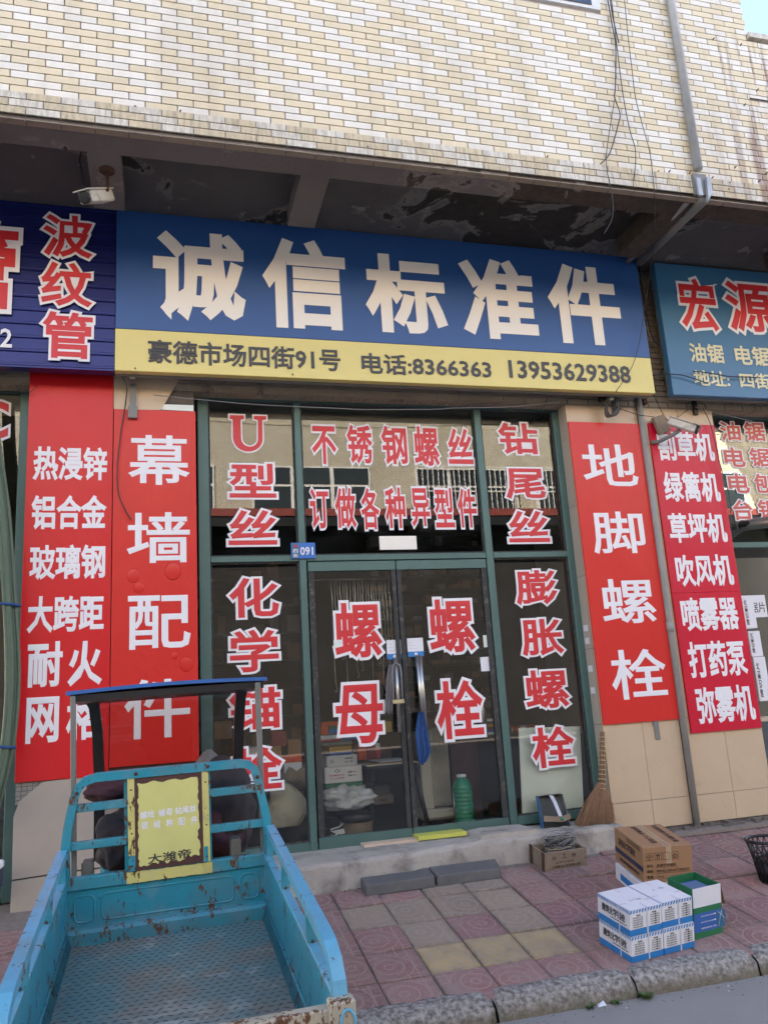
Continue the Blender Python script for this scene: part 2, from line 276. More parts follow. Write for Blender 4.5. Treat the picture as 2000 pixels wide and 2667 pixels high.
# ------------------------------------------------------------------ mesh building
class MB:
    def __init__(s): s.v = []; s.f = []; s.mi = []; s.mats = []; s.sm = []
    def mat(s, m):
        if m not in s.mats: s.mats.append(m)
        return s.mats.index(m)
    def add(s, vs, fs, m, smooth=False):
        k = len(s.v); s.v += [Vector(v) for v in vs]; i = s.mat(m)
        for f in fs: s.f.append([k+j for j in f]); s.mi.append(i); s.sm.append(smooth)
        return s
    def box(s, x0, x1, y0, y1, z0, z1, m, T=None, bev=0):
        vs = [Vector((x, y, z)) for x in (x0, x1) for y in (y0, y1) for z in (z0, z1)]
        if T: vs = [T @ v for v in vs]
        fs = [(0, 1, 3, 2), (4, 6, 7, 5), (0, 4, 5, 1), (2, 3, 7, 6), (0, 2, 6, 4), (1, 5, 7, 3)]
        return s.add(vs, fs, m)
    def cbox(s, x0, x1, y0, y1, z0, z1, m, c=.004, T=None):   # box with chamfered edges towards -y / +z
        vs = []; 
        for (a, b, d) in ((c, c, 0), (c, 0, c), (0, c, c)):
            for x in (x0+a, x1-a):
                for y in (y0+b, y1-b):
                    for z in (z0+d, z1-d): vs.append(Vector((x, y, z)))
        # faces via convex hull
        import bmesh
        bm = bmesh.new(); 
        for v in vs: bm.verts.new(T @ v if T else v)
        r = bmesh.ops.convex_hull(bm, input=bm.verts); bm.verts.ensure_lookup_table(); bm.verts.index_update()
        s.add([v.co.copy() for v in bm.verts], [[v.index for v in f.verts] for f in bm.faces], m); bm.free(); return s
    def prism(s, pts, y0, y1, m, T=None):                     # outline in x,z extruded along y
        n = len(pts); vs = [Vector((p[0], y0, p[1])) for p in pts]+[Vector((p[0], y1, p[1])) for p in pts]
        if T: vs = [T @ v for v in vs]
        a = sum(pts[i][0]*pts[(i+1) % n][1]-pts[(i+1) % n][0]*pts[i][1] for i in range(n))
        fr = list(range(n)); bk = [n+i for i in range(n)][::-1]; sd = [(i, n+i, n+(i+1) % n, (i+1) % n) for i in range(n)]
        fs = [fr, bk]+sd
        if a < 0: fs = [f[::-1] for f in fs]
        return s.add(vs, fs, m)
    def tube(s, pts, r, m, n=8, cap=True, smooth=True, flat=None):
        pts = [Vector(p) for p in pts]; k = len(pts); rings = []; up = None
        for i, p in enumerate(pts):
            d = (pts[min(i+1, k-1)]-pts[max(i-1, 0)]).normalized()
            if up is None: up = d.orthogonal().normalized() if flat is None else Vector(flat)
            a = (up-d*up.dot(d)).normalized(); b = d.cross(a); up = a
            rr = r[i] if isinstance(r, list) else r
            if flat is None: rings.append([p+(a*math.cos(2*math.pi*j/n)+b*math.sin(2*math.pi*j/n))*rr for j in range(n)])
            else: ra, rb = r; n = 4; rings.append([p+a*ra*u+b*rb*w for u, w in ((1, 1), (-1, 1), (-1, -1), (1, -1))])
        vs = [v for g in rings for v in g]; fs = []
        for i in range(k-1):
            for j in range(n): fs.append((i*n+j, i*n+(j+1) % n, (i+1)*n+(j+1) % n, (i+1)*n+j))
        if cap: fs += [list(range(n))[::-1], [(k-1)*n+j for j in range(n)]]
        return s.add(vs, fs, m, smooth and flat is None)
    def lathe(s, prof, m, n=20, T=None, c=(0, 0)):
        vs = []; fs = []
        for r, z in prof: vs += [Vector((c[0]+r*math.cos(2*math.pi*j/n), c[1]+r*math.sin(2*math.pi*j/n), z)) for j in range(n)]
        if T: vs = [T @ v for v in vs]
        for i in range(len(prof)-1):
            for j in range(n): fs.append((i*n+j, i*n+(j+1) % n, (i+1)*n+(j+1) % n, (i+1)*n+j))
        fs += [list(range(n))[::-1], [(len(prof)-1)*n+j for j in range(n)]]
        return s.add(vs, fs, m, True)
    def mesh(s, name):
        me = bpy.data.meshes.new(name); me.from_pydata([tuple(v) for v in s.v], [], s.f)
        for m in s.mats: me.materials.append(m)
        me.polygons.foreach_set('material_index', s.mi); me.polygons.foreach_set('use_smooth', s.sm); me.update(); return me
    def build(s, name, parent=None, loc=None):
        return link(name, s.mesh(name), parent, loc)
def link(name, me, parent=None, loc=None, rot=None):
    o = bpy.data.objects.new(name, me); COL.objects.link(o)
    if parent: o.parent = parent
    if loc is not None: o.location = loc
    if rot is not None: o.rotation_euler = rot
    return o
def tag(o, label=None, cat=None, group=None, kind=None):
    if label: o['label'] = label
    if cat: o['category'] = cat
    if group: o['group'] = group
    if kind: o['kind'] = kind
    return o
def empty(name, label, cat, loc=(0, 0, 0), group=None, rot=None):
    o = link(name, None, None, loc, rot); o.empty_display_size = .1; return tag(o, label, cat, group)
def rel(o): return o.location                                # parts of unrotated things are placed relative to it

# ------------------------------------------------------------------ lettering (Blender's own built-in font)
_gl = {}
def glyph(t, bev=.02, outer=False, res=2):
    k = (t, bev, outer)
    if k in _gl: return _gl[k]
    c = bpy.data.curves.new('t', 'FONT'); c.body = t; c.resolution_u = res; c.fill_mode = 'BOTH'
    o = bpy.data.objects.new('t', c); COL.objects.link(o); dg = bpy.context.evaluated_depsgraph_get()
    if outer:
        cc = o.to_curve(dg).copy(); o.to_curve_clear(); polys = []
        for sp in cc.splines:
            q = []; bp = sp.bezier_points
            for i in range(len(bp)):
                a, b = bp[i], bp[(i+1) % len(bp)]
                for u in (0, .5):
                    w = 1-u; q.append(tuple((a.co*w**3+a.handle_right*3*w*w*u+b.handle_left*3*w*u*u+b.co*u**3)[:2]))
            polys.append(q)
        def inside(p, q):
            r = False
            for i in range(len(q)):
                x1, y1 = q[i]; x2, y2 = q[i-1]
                if (y1 > p[1]) != (y2 > p[1]) and p[0] < (x2-x1)*(p[1]-y1)/(y2-y1)+x1: r = not r
            return r
        for sp, q in reversed(list(zip(cc.splines, polys))):
            if any(q is not z and inside(q[0], z) for z in polys): cc.splines.remove(sp)
        bpy.data.objects.remove(o); o = bpy.data.objects.new('t', cc); COL.objects.link(o); c = cc
        c.fill_mode = 'BOTH'; c.dimensions = '2D'
    c.bevel_depth = bev; c.bevel_resolution = 0
    dg = bpy.context.evaluated_depsgraph_get(); me = bpy.data.meshes.new_from_object(o.evaluated_get(dg)); bpy.data.objects.remove(o)
    vs = [v.co.copy() for v in me.vertices]; fs = [list(p.vertices) for p in me.polygons]; bpy.data.meshes.remove(me)
    # drop the hidden back half
    keep = [f for f in fs if sum(vs[i].z for i in f)/len(f) > 1e-5]
    used = sorted({i for f in keep for i in f}); mp = {i: j for j, i in enumerate(used)}
    vs = [vs[i] for i in used]; fs = [[mp[i] for i in f] for f in keep]
    bb = (min(v.x for v in vs), max(v.x for v in vs), min(v.y for v in vs), max(v.y for v in vs), max(v.z for v in vs))
    _gl[k] = (vs, fs, bb); return _gl[k]
def put(mb, t, O, U, V, mat, bev=.02, lift=.0, th=.0012, outer=False, bb=None, res=2):
    """lay text t into the rectangle O + a*U + b*V (0..1); bb = the bounding box to fit instead of its own"""
    vs, fs, b = glyph(t, bev, outer, res); b = bb or b; O, U, V = Vector(O), Vector(U), Vector(V); n = U.cross(V).normalized()
    zz = glyph(t, bev, outer, res)[2][4] or 1
    mb.add([O+U*((v.x-b[0])/(b[1]-b[0]))+V*((v.y-b[2])/(b[3]-b[2]))+n*(lift+th*v.z/zz) for v in vs], fs, mat)
def bbx(t, e):
    b = glyph(t, e)[2]; return b
def char(parent, t, r, Y, style, a=None, bev=.03, name='character'):
    """one character in the world rectangle r=(x0,x1,z0,z1) on the plane y=Y"""
    x0, x1, z0, z1 = r; mb = MB(); o = Vector((x0, Y, z0)); U = Vector((x1-x0, 0, 0)); V = Vector((0, 0, z1-z0))
    off = parent.matrix_world.translation if False else Vector((0, 0, 0))
    if parent is not None:
        p = parent
        while p: off += p.location; p = p.parent
    o = o-off
    if style == 'plain': put(mb, t, o, U, V, a, bev, .001)
    else:
        wb = glyph(t, .075, True)[2]
        put(mb, t, o, U, V, MT['white'], .075, .0005, .001, outer=True)
        put(mb, t, o, U, V, a or MT['lred'], .024, .002, .001, bb=wb)
    ob = mb.build(name, parent); return ob
def text_at(parent, t, k, L, R, T, B, Y, mat, bev=.02, style='plain', name='character', res=2):
    return char(parent, t, rect(k, L, R, T, B, Y), Y, style, mat, bev, name)

# ------------------------------------------------------------------ SETTING: road, kerb, pavement
MB().box(-60, 80, -60, -1.93, -1.2, -.385, MT['road']).build('road')
tag(bpy.data.objects['road'], 'worn pale concrete street below the kerb', kind='structure')
pv = MB().prism([(0, 0)]*0 or [(-1.85, -1.2), (-1.85, -1.85*SL-.012), (.45, .45*SL-.012), (.45, -1.2)], -8, 14, MT['dust'], Matrix.Rotation(math.pi/2, 4, 'Z') @ Matrix.Scale(-1, 4, (0, 1, 0)))
pave = tag(pv.build('pavement'), 'sloping pavement of small patterned paving slabs', kind='structure')
PX, PY = .2905, .3115; gx0, gy0 = 1.349, -1.552
def slab_mesh(mt):
    return MB().cbox(-PX/2+.0035, PX/2-.0035, -PY/2+.0035, PY/2-.0035, -.03, 0, mt, .005).mesh('paving_slab')
SM = {k: slab_mesh(MT[k]) for k in ('pred', 'pdark', 'pgrey', 'pyel')}
spec = {(0, 0): 'pyel', (1, 0): 'pyel', (2, 0): 'pyel', (0, 2): 'pgrey', (1, 2): 'pgrey', (0, 1): 'pgrey', (1, 1): 'pdark', (2, 1): 'pgrey', (2, 2): 'pgrey', (-1, 2): 'pgrey', (3, 1): 'pdark', (5, 1): 'pdark', (1, 3): 'pgrey', (2, 3): 'pgrey'}
ang = math.atan(SL)
for j in range(-1, 5):
    for i in range(-11, 17):
        x = gx0+(i+.5)*PX; y = gy0+(j+.5)*PY
        if j == -1: y = gy0-.5*PY
        if x < 3.2 and y > -.18: continue
        kx = spec.get((i, j), 'pdark' if (i >= 3 and random.random() < .3) else 'pred')
        o = link('paving_slab', SM[kx], pave, (x+random.uniform(-.0025, .0025), y, SL*y+random.uniform(-.005, .004)))
        o.rotation_euler = (ang+random.uniform(-.012, .012), random.uniform(-.014, .014), random.uniform(-.01, .01))
        o.scale = (random.choice((1, -1)), random.choice((1, -1)), 1)
tag(MB().prism([(-.16, -.0), (-.16, -.16*SL+.004), (.02, .02), (.02, -.05)], 3.36, 8, MT['dust'], Matrix.Rotation(math.pi/2, 4, 'Z') @ Matrix.Scale(-1, 4, (0, 1, 0))).build('dusty_wall_foot', pave), 'dusty mortar strip along the foot of the beige pillar')
# kerb stones
kb = tag(link('kerb', None), 'rough granite kerb stones between pavement and street', kind='structure')
xs = [-6.2, -5.1, -3.95, -2.9, -1.75, -.7, .45, 1.555, 2.32, 3.06, 4.1, 5.3, 6.4, 7.6, 8.8, 10.]
for a, b in zip(xs, xs[1:]):
    mb = MB(); nx = 26; prof = [(-1.775, -.6), (-1.775, -.283), (-1.80, -.275), (-1.85, -.277), (-1.885, -.288), (-1.91, -.31), (-1.925, -.345), (-1.935, -.40), (-1.94, -.6)]
    vs = []; 
    for i in range(nx+1):
        x = a+.006+(b-a-.012)*i/nx; e = .022 if i in (0, nx) else (.006 if i in (1, nx-1) else 0)
        for (y, z) in prof:
            q = 0 if z < -.5 else 1
            vs.append((x+random.uniform(-.002, .002), y+q*random.uniform(-.006, .006)+e*.5*(y+1.85 < 0), z+q*random.uniform(-.005, .005)-e*q))
    n = len(prof); fs = [(i*n+j, (i+1)*n+j, (i+1)*n+j+1, i*n+j+1) for i in range(nx) for j in range(n-1)]+[list(range(n))[::-1], [nx*n+j for j in range(n)]]
    fs = [f[::-1] for f in fs]
    mb.add(vs, fs, MT['kerb'], True).build('kerb_stone', kb)
# ------------------------------------------------------------------ THE BUILDING
bld = empty('shop_building', 'market building clad in cream and white tiles with shopfronts below its overhang', 'building')
YU, ZS = -1.33, 4.77
xr = at(1943, 97, YU).x; zp = at(1943, 97, YU).z
up = MB(); up.box(-40, xr, YU+.012, -1.11, ZS+.01, 10.2, MT['grout']); up.box(xr, 14, YU+.012, -1.11, ZS+.01, zp-.02, MT['grout']); up.box(-40, xr, -1.108, 9, ZS+.17, 10.19, MT['grout']); up.box(xr, 14, -1.108, 9, ZS+.17, zp-.03, MT['grout'])
# window opening is set in front of the wall core as frame and glass
uw = up.build('upper_wall', bld)
# window of the upper floor
wx0, wx1, wz = at(1100, 0, YU).x, at(1562, 28, YU).x, at(1566, 30, YU).z
wo = MB().box(wx0, wx1, YU-.012, YU+.03, wz, wz+1.5, MT['ofrm']); wo = wo.build('window_frame', bld)
for a, b in ((wx0+.07, (wx0+wx1)/2-.03), ((wx0+wx1)/2+.03, wx1-.08)):
    MB().box(a, b, YU-.02, YU-.013, wz+.03, wz+1.44, MT['skyglass']).build('pane', wo)
TW, TH, G = .1925, .0455, .0075
tm = {}
def tmesh(kk, w=TW):
    k = (kk, round(w, 3))
    if k not in tm: tm[k] = MB().box(0, w, -.009, .012, 0, TH, MT[kk]).mesh('wall_tile')
    return tm[k]
rest = MB(); cand = []
rows = int((8.2-ZS)/(TH+G))
for j in range(rows):
    z = ZS+.004+j*(TH+G); off = (TW+G)/2 if j % 2 else 0; dirty = j < 3
    i = 0; x = -3.2-off
    while x < 8.6:
        x0, x1 = x, x+TW; x += TW+G; i += 1
        if z+TH > zp and x1 > xr:
            if x0 > xr-.03: continue
            x1 = xr
        if z+TH > wz-.02 and x1 > wx0 and x0 < wx1+.0:
            if x0 < wx0 and wx0-x0 > .03: x1 = wx0
            elif x1 > wx1 and x1-wx1 > .03: x0 = wx1
            else: continue
        wcol = ((i+j//2) % 2 == 0) ^ (random.random() < .07)
        kk = ('cream' if wcol else 'white_t')
        if dirty: kk = 'cream_d' if wcol else 'white_d'
        vis = -1.15 < x0 < 5.3 and z < 7.0
        cand.append((vis, (Vector((x0, YU, z))-CAM).length, x0, x1, z, kk, dirty))
cand.sort(key=lambda c: (not c[0], c[1]))
for n_, (vis, d, x0, x1, z, kk, dirty) in enumerate(cand):
    dy = -.014 if dirty else 0
    if n_ < 300:
        link('wall_tile', tmesh(kk, x1-x0), uw, (x0, YU+dy, z))
    else: rest.box(x0, x1, YU-.009+dy, YU+.012+dy, z, z+TH, MT[kk])
tag(rest.build('wall_tiling', uw), kind='stuff')
MB().box(-9, 14, YU-.012, YU+.012, ZS+.004, ZS+.004+3*(TH+G)-.006, MT['grout']).build('tile_band_core', uw)
MB().box(xr+.002, 14, YU-.03, YU+.25, zp-.018, zp+.03, MT['white_d']).build('parapet_coping', uw)
# soffit: front beam, slab, cross beams
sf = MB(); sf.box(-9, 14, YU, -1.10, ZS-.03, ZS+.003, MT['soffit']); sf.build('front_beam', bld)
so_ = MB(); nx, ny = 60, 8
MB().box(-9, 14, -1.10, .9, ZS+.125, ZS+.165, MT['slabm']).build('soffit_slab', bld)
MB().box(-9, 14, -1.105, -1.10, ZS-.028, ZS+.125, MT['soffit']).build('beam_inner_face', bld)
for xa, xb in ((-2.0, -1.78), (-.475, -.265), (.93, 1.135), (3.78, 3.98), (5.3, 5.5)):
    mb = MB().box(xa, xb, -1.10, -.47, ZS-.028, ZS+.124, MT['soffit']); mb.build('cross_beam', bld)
# a row of edge tiles under the beam
for i in range(64):
    x = -2.4+i*(TW+G); MB().box(x, x+TW, YU-.02, YU+.035, ZS-.036, ZS-.030, MT['ctile']).build('edge_tile', bld) if i < 46 else None
# lower wall: backing, lintel with tiles
zl = at(900, 1030, 0).z
ZT = A('g', 800, 245, 0).z
lw = MB(); xl, xrr = .235, 3.39
lw.box(-9, 14, .16, .89, 3.62, ZS+.12, MT['grout']); lw.box(-9, 14, .0, .16, ZT+.005, ZS+.12, MT['grout'])
lw = lw.build('lintel_wall', bld)
r3 = MB()
for j in range(26):
    z = ZT+.008+j*(TH+G); off = (TW+G)/2 if j % 2 else 0
    for i in range(64):
        x = -2.4-off+i*(TW+G); r3.box(x, x+TW, -.01, .004, z, z+TH, MT['ctile'])
tag(r3.build('lintel_tiling', lw), kind='stuff')
r4 = MB()
for i in range(190): r4.box(-2.2+i*.0535, -2.2+i*.0535+.047, -.006, .15, ZT-.002, ZT+.006, MT['ctile'])
tag(r4.build('lintel_edge_tiling', lw), kind='stuff')

# pillars
def pillar(x0, x1, skip=None):
    o = MB().box(x0+.004, x1-.004, .012, .9, -.25, 4.75, MT['mortar']).build('pillar', bld); return o
pl = pillar(-.93, xl); prt = pillar(3.376, 4.86)
pl['label'] = 'tiled pillar behind the two left red banners'; prt['label'] = 'wide beige tiled pillar split by the grey downpipe'
# right pillar tiles
vx = [3.376, 3.73, 4.075]; vx2 = [4.11, 4.49, 4.86]; hz = [.035, .245, .85, 1.45, 2.05, 2.65, 3.25, 3.85, 4.45]
for vv in (vx, vx2):
    for a, b in zip(vv, vv[1:]):
        for c, d in zip(hz, hz[1:]):
            MB().cbox(a+.0015, b-.0015, 0, .012, c+.0015, d-.0015, MT['beige'], .001).build('pillar_tile', prt)
for c, d in zip([-.1]+hz, hz): 
    if c > -.05: MB().box(3.372, 3.3755, .013, .3, c+.002, d-.002, MT['beige2']).build('pillar_tile', prt)
MB().box(3.36, 3.8, -.012, .3, -.2, .035, MT['step']).build('pillar_base', prt)
mbb = MB()
for i in range(40):
    x = 3.8+i*.05; mbb.box(x, x+.055, -.03-random.random()*.05, .3, -.2, .015+random.random()*.02, MT['mortar'])
mbb.build('broken_base_concrete', prt)
# left pillar: broken tile piece above banner B, panel below banner A
a0 = lambda k, x, y: (lambda v: (v.x, v.z))(A(k, x, y, 0))
MB().prism([a0(5, 822, 300), a0(5, 1160, 302), a0(5, 1180, 265), a0(5, 1330, 20), a0(5, 1330, -60), a0(5, 822, -60)], -.012, .012, MT['beige']).build('broken_pillar_tile', pl)
MB().prism([a0(5, 1165, 300), a0(5, 1395, 312), a0(5, 1395, 268), a0(5, 1182, 262)], -.014, .012, MT['board']).build('white_tile_strip', pl)
MB().prism([a0('z', 60, 720), a0('z', 355, 675), a0('z', 640, 640), a0('z', 640, 200), a0('z', 210, 250), a0('z', 95, 345), a0('z', 68, 420)], -.012, .011, MT['beige2']).build('broken_pillar_tile', pl)
MB().prism([a0('z', 48, 935), a0('z', 200, 918), a0('z', 640, 850), a0('z', 640, 648), a0('z', 355, 683), a0('z', 60, 728)], -.012, .011, MT['beige2']).build('broken_pillar_tile', pl)
mz = MB(); gx, gz = a0('z', 75, 340)
for i in range(7):
    for j in range(6): mz.box(gx+i*.035, gx+i*.035+.032, .003, .012, gz-.03+j*.028, gz-.03+j*.028+.025, MT['conc'])
mz.build('mosaic_patch', pl)

# step
st = MB(); Zs = .13
prof = [(-.235, -.2), (-.235, Zs-.03), (-.225, Zs-.008), (-.2, Zs), (.3, Zs), (.3, -.2)]
nx = 60; vs = []
for i in range(nx+1):
    x = .15+(3.355-.15)*i/nx; e = .05 if i == nx else (.02 if i == nx-1 else 0)
    for y, z in prof:
        k = 0 if z < 0 or y > 0 else 1
        vs.append((x, y+(k*random.uniform(-.007, .007))+e-(.12 if x < 1.6 else .12*max(0, 1-(x-1.6)/.5))*(y < -.19), z+k*random.uniform(-.007, .005)-e*.4*k))
n = len(prof); fs = [(i*n+j, (i+1)*n+j, (i+1)*n+j+1, i*n+j+1) for i in range(nx) for j in range(n-1)]+[list(range(n))[::-1], [nx*n+j for j in range(n)]]
st.add(vs, fs, MT['step'], False); stp = tag(st.build('doorstep'), 'long crumbling concrete step under the green shop doors', 'step')
MB().prism([(2.18, .12), (2.2, .155), (2.3, .165), (2.62, .16), (2.75, .12)], -.2, .1, MT['step']).build('cement_patch', stp)
# two dark slabs in front of the step
def slab(pts, lab):
    g = [gnd(*P('e', *p)) for p in pts]; c = sum(g, Vector())/4; o = empty('stone_slab', lab, 'stone slab', (c.x, c.y, c.z), 'dark stone slabs used as a lower step')
    h = .07; vs = [p-c for p in g]+[p-c+Vector((0, 0, h)) for p in g]
    mb = MB().add(vs, [(0, 3, 2, 1), (4, 5, 6, 7), (0, 1, 5, 4), (1, 2, 6, 5), (2, 3, 7, 6), (3, 0, 4, 7)], MT['slab'])
    ob = mb.build('slab_body', o); b = ob.modifiers.new('b', 'BEVEL'); b.width = .008; b.segments = 2
slab([(525, 283), (900, 232), (862, 180), (492, 225)], 'dark stone slab before the doorstep, the one nearer the blue cart')
slab([(912, 230), (1258, 182), (1228, 132), (864, 178)], 'dark stone slab before the doorstep, the one nearer the wooden crate')

# ------------------------------------------------------------------ window frames, panes, doors
YF = .13; DF = .07
def fr(name, parent, x0, x1, z0, z1, m='green', y0=YF, y1=YF+DF): return MB().cbox(x0, x1, y0, y1, z0, z1, MT[m], .004).build(name, parent)
X = lambda k, x, y, Y=YF: A(k, x, y, Y).x
Z = lambda k, x, y, Y=YF: A(k, x, y, Y).z
xa0, xa1 = .262, .345                       # left stile
xm0, xm1 = X(6, 548, 100), X(6, 583, 100)
xn0, xn1 = X(6, 1520, 150), X(6, 1555, 150)
xb0, xb1 = X(7, 412, 150), X(7, 450, 150)
zt1 = ZT+.0; zt0 = Z(6, 900, 112); zr1, zr0 = Z(6, 900, 920), Z(6, 900, 952)
zb = .135
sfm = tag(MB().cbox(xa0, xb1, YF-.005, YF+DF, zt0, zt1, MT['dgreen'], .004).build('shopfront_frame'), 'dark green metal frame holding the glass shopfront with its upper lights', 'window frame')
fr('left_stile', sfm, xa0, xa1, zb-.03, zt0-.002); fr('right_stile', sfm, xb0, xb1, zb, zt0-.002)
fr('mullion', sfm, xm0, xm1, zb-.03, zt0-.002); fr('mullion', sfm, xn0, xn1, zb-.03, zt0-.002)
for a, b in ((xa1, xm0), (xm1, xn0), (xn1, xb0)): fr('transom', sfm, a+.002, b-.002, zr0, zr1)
for o in sfm.children: pass
zlb = Z('z', 1430, 590); zlt = zlb+.055
fr('bottom_rail', sfm, xa1+.002, xm0-.002, zb-.015, zlt); fr('bottom_rail', sfm, xn1+.002, xb0-.002, zb+.01, zb+.075)
def win(name, lab, x0, x1, z0, z1, gm='glass', trim=True):
    o = tag(MB().box(x0, x1, YF+.035, YF+.041, z0, z1, MT[gm]).build(name), lab, 'window pane')
    if trim:
        t = MB(); e = .012
        for q in ((x0, x1, z0, z0+e), (x0, x1, z1-e, z1), (x0, x0+e, z0+e, z1-e), (x1-e, x1, z0+e, z1-e)): t.box(q[0], q[1], YF+.022, YF+.034, q[2], q[3], MT['brush'])
        t.build('glazing_seal', o)
    return o
YG = YF+.034
wUL = win('window_pane', 'upper left window pane with large red U and two red characters', xa1+.001, xm0-.001, zr1, zt0)
wUM = win('window_pane', 'wide upper middle pane with two rows of small red characters above the doors', xm1+.001, xn0-.001, zr1, zt0)
wUR = win('window_pane', 'upper right pane with three red characters beside the orange-red banner', xn1+.001, xb0-.001, zr1, zt0)
wLL = win('window_pane', 'tall lower left pane with four red characters behind the cart', xa1+.001, xm0-.001, zlt, zr0, 'glass_door')
wLR = win('window_pane', 'tall lower right pane with four red characters and a pale board behind', xn1+.001, xb0-.001, zb+.075, zr0, 'glass_door')
# U with serifs
r = rect(6, 195, 412, 165, 372, YG); x0, x1, z0, z1 = r; ux = lambda a: x0+a*(x1-x0); uz = lambda a: z0+a*(z1-z0)
def upoly(e):
    pts = [(.02-e, 1+e), (.4+e, 1+e), (.4+e, .9-e), (.31+e, .88-e), (.31+e, .38)]
    for i in range(9):
        t = math.pi+math.pi*i/8; pts.append((.535+math.cos(t)*(.225-e), .36+math.sin(t)*(.225-e*.9)))
    pts += [(.77-e, .88-e), (.66-e, .9-e), (.66-e, 1+e), (.99+e, 1+e), (.99+e, .9-e), (.88+e, .88-e), (.88+e, .36)]
    for i in range(1, 12):
        t = -math.pi*i/12; pts.append((.49+math.cos(t)*(.39+e), .36+math.sin(t)*(.36+e)))
    pts += [(.1-e, .36), (.1-e, .88-e), (.02-e, .9-e)]
    return [(ux(.03+p[0]*.94), uz(.03+p[1]*.94)) for p in pts]
def ngon(mb, pts, y, m):
    import mathutils.geometry as G_
    tri = G_.tessellate_polygon([[Vector((p[0], p[1], 0)) for p in pts]])
    fs = []
    for t in tri:
        a, b, c = [pts[i] for i in t]; s = (b[0]-a[0])*(c[1]-a[1])-(b[1]-a[1])*(c[0]-a[0]); fs.append(t if s > 0 else t[::-1])
    mb.add([(p[0], y, p[1]) for p in pts], fs, m)
mb = MB(); ngon(mb, upoly(.04), YG-.001, MT['white']); ngon(mb, upoly(0), YG-.003, MT['lred']); mb.build('character', wUL)
for t, a in (('型', (183, 467, 420, 625)), ('丝', (183, 477, 668, 880))): text_at(wUL, t, 6, *a, YG, None, style='o')
for t, a in zip('不锈钢螺丝', ((638, 790, 217, 445), (830, 985, 210, 450), (1015, 1168, 215, 452), (1190, 1343, 220, 455), (1372, 1522, 228, 443))): text_at(wUM, t, 6, *a, YG, None, style='o')
for t, a in zip('订做各种异型件', ((632, 745, 548, 798), (767, 893, 548, 797), (905, 1020, 548, 797), (1037, 1157, 548, 790), (1175, 1288, 552, 787), (1303, 1418, 552, 787), (1428, 1540, 552, 787))): text_at(wUM, t, 6, *a, YG, None, style='o')
for t, a in zip('钻尾丝', ((92, 343, 215, 418), (130, 388, 478, 678), (147, 410, 718, 922))): text_at(wUR, t, 7, *a, YG, None, style='o')
text_at(wLR, '膨', 7, 190, 460, 1062, 1292, YG, None, style='o')
for t, a in zip('胀螺栓', ((222, 493, 15, 255), (243, 527, 307, 555), (283, 560, 632, 893))): text_at(wLR, t, 'c', *a, YG, None, style='o')
text_at(wLL, '化', 6, 183, 487, 1033, 1272, YG, None, style='o')
for t, a in zip('学锚', ((1292, 1600, 508, 777), (1285, 1612, 835, 1110))): text_at(wLL, t, 8, *a, YG, None, style='o')
text_at(wLL, '栓', 0, 596, 745, 1940, 2068, YG, None, style='o')
# white notice plate on upper middle pane
x0, x1, z0, z1 = rect(6, 1012, 1212, 822, 895, YG); tag(MB().box(x0, x1, YG-.006, YG-.001, z0, z1, MT['sivory']).build('notice_plate'), 'small cream plate with worn lettering stuck low on the upper middle pane', 'plate')
# number plate
x0, x1, z0, z1 = rect(6, 535, 666, 858, 944, YF-.01); npl = tag(MB().cbox(x0, x1, YF-.018, YF-.006, z0, z1, MT['plblue'], .003).build('number_plate'), 'small blue house number plate reading 091 on the green mullion', 'number plate')
MB().box(x0+.004, x0+(x1-x0)*.32, YF-.0195, YF-.0185, z0+.006, z1-.006, MT['steal']).build('plate_field', npl)
text_at(npl, '091', 6, 585, 655, 880, 925, YF-.02, MT['white'], .02, name='lettering'); text_at(npl, '四', 6, 547, 573, 892, 912, YF-.02, MT['white'], .015, name='lettering'); text_at(npl, '街', 6, 547, 573, 917, 937, YF-.02, MT['white'], .015, name='lettering')
text_at(npl, '✻', 6, 549, 570, 867, 887, YF-.02, MT['lred'], .03, name='emblem')
# doors
def door(lab, x0, x1, z0, z1, brx):
    """glazed leaf: green top and bottom rails, dark narrow stiles"""
    y0, y1 = YF+.005, YF+.055
    o = tag(MB().cbox(x0, x1, y0, y1, z0, z0+.095, MT['green'], .003).build('door'), lab, 'door', 'glazed shop door leaves')
    MB().cbox(x0, x1, y0, y1, z1-.075, z1, MT['green'], .003).build('top_rail', o)
    MB().box(x0+.001, x0+(.045 if brx else .035), y0+.006, y1-.006, z0+.096, z1-.076, MT['brush']).build('stile', o); MB().box(x1-(.035 if brx else .045), x1-.001, y0+.006, y1-.006, z0+.096, z1-.076, MT['brush']).build('stile', o)
    MB().box(x0+.03, x1-.03, y0+.022, y0+.028, z0+.09, z1-.07, MT['glass_door']).build('pane', o); return o
xc = A('b', 822, 500, YF).x
zd0 = A(0, 1088, 2193, YF).z+.005
xd0, xd1 = xm1+.012, xn0-.008
dl = door('left glazed door leaf with two large red characters and steel pull handle', xd0, xc-.004, zd0, zr0-.006, 1)
dr = door('right glazed door leaf with two large red characters and a blue cloth on its handle', xc+.004, xd1, zd0, zr0-.006, 0)
YD = YF+.026
for t, a in (('螺', (388, 718, 147, 525)), ('母', (398, 722, 650, 1057))): text_at(dl, t, 'b', *a, YD, None, style='o')
for t, a in (('螺', (970, 1290, 125, 492)), ('栓', (1017, 1343, 622, 1022))): text_at(dr, t, 'b', *a, YD, None, style='o')
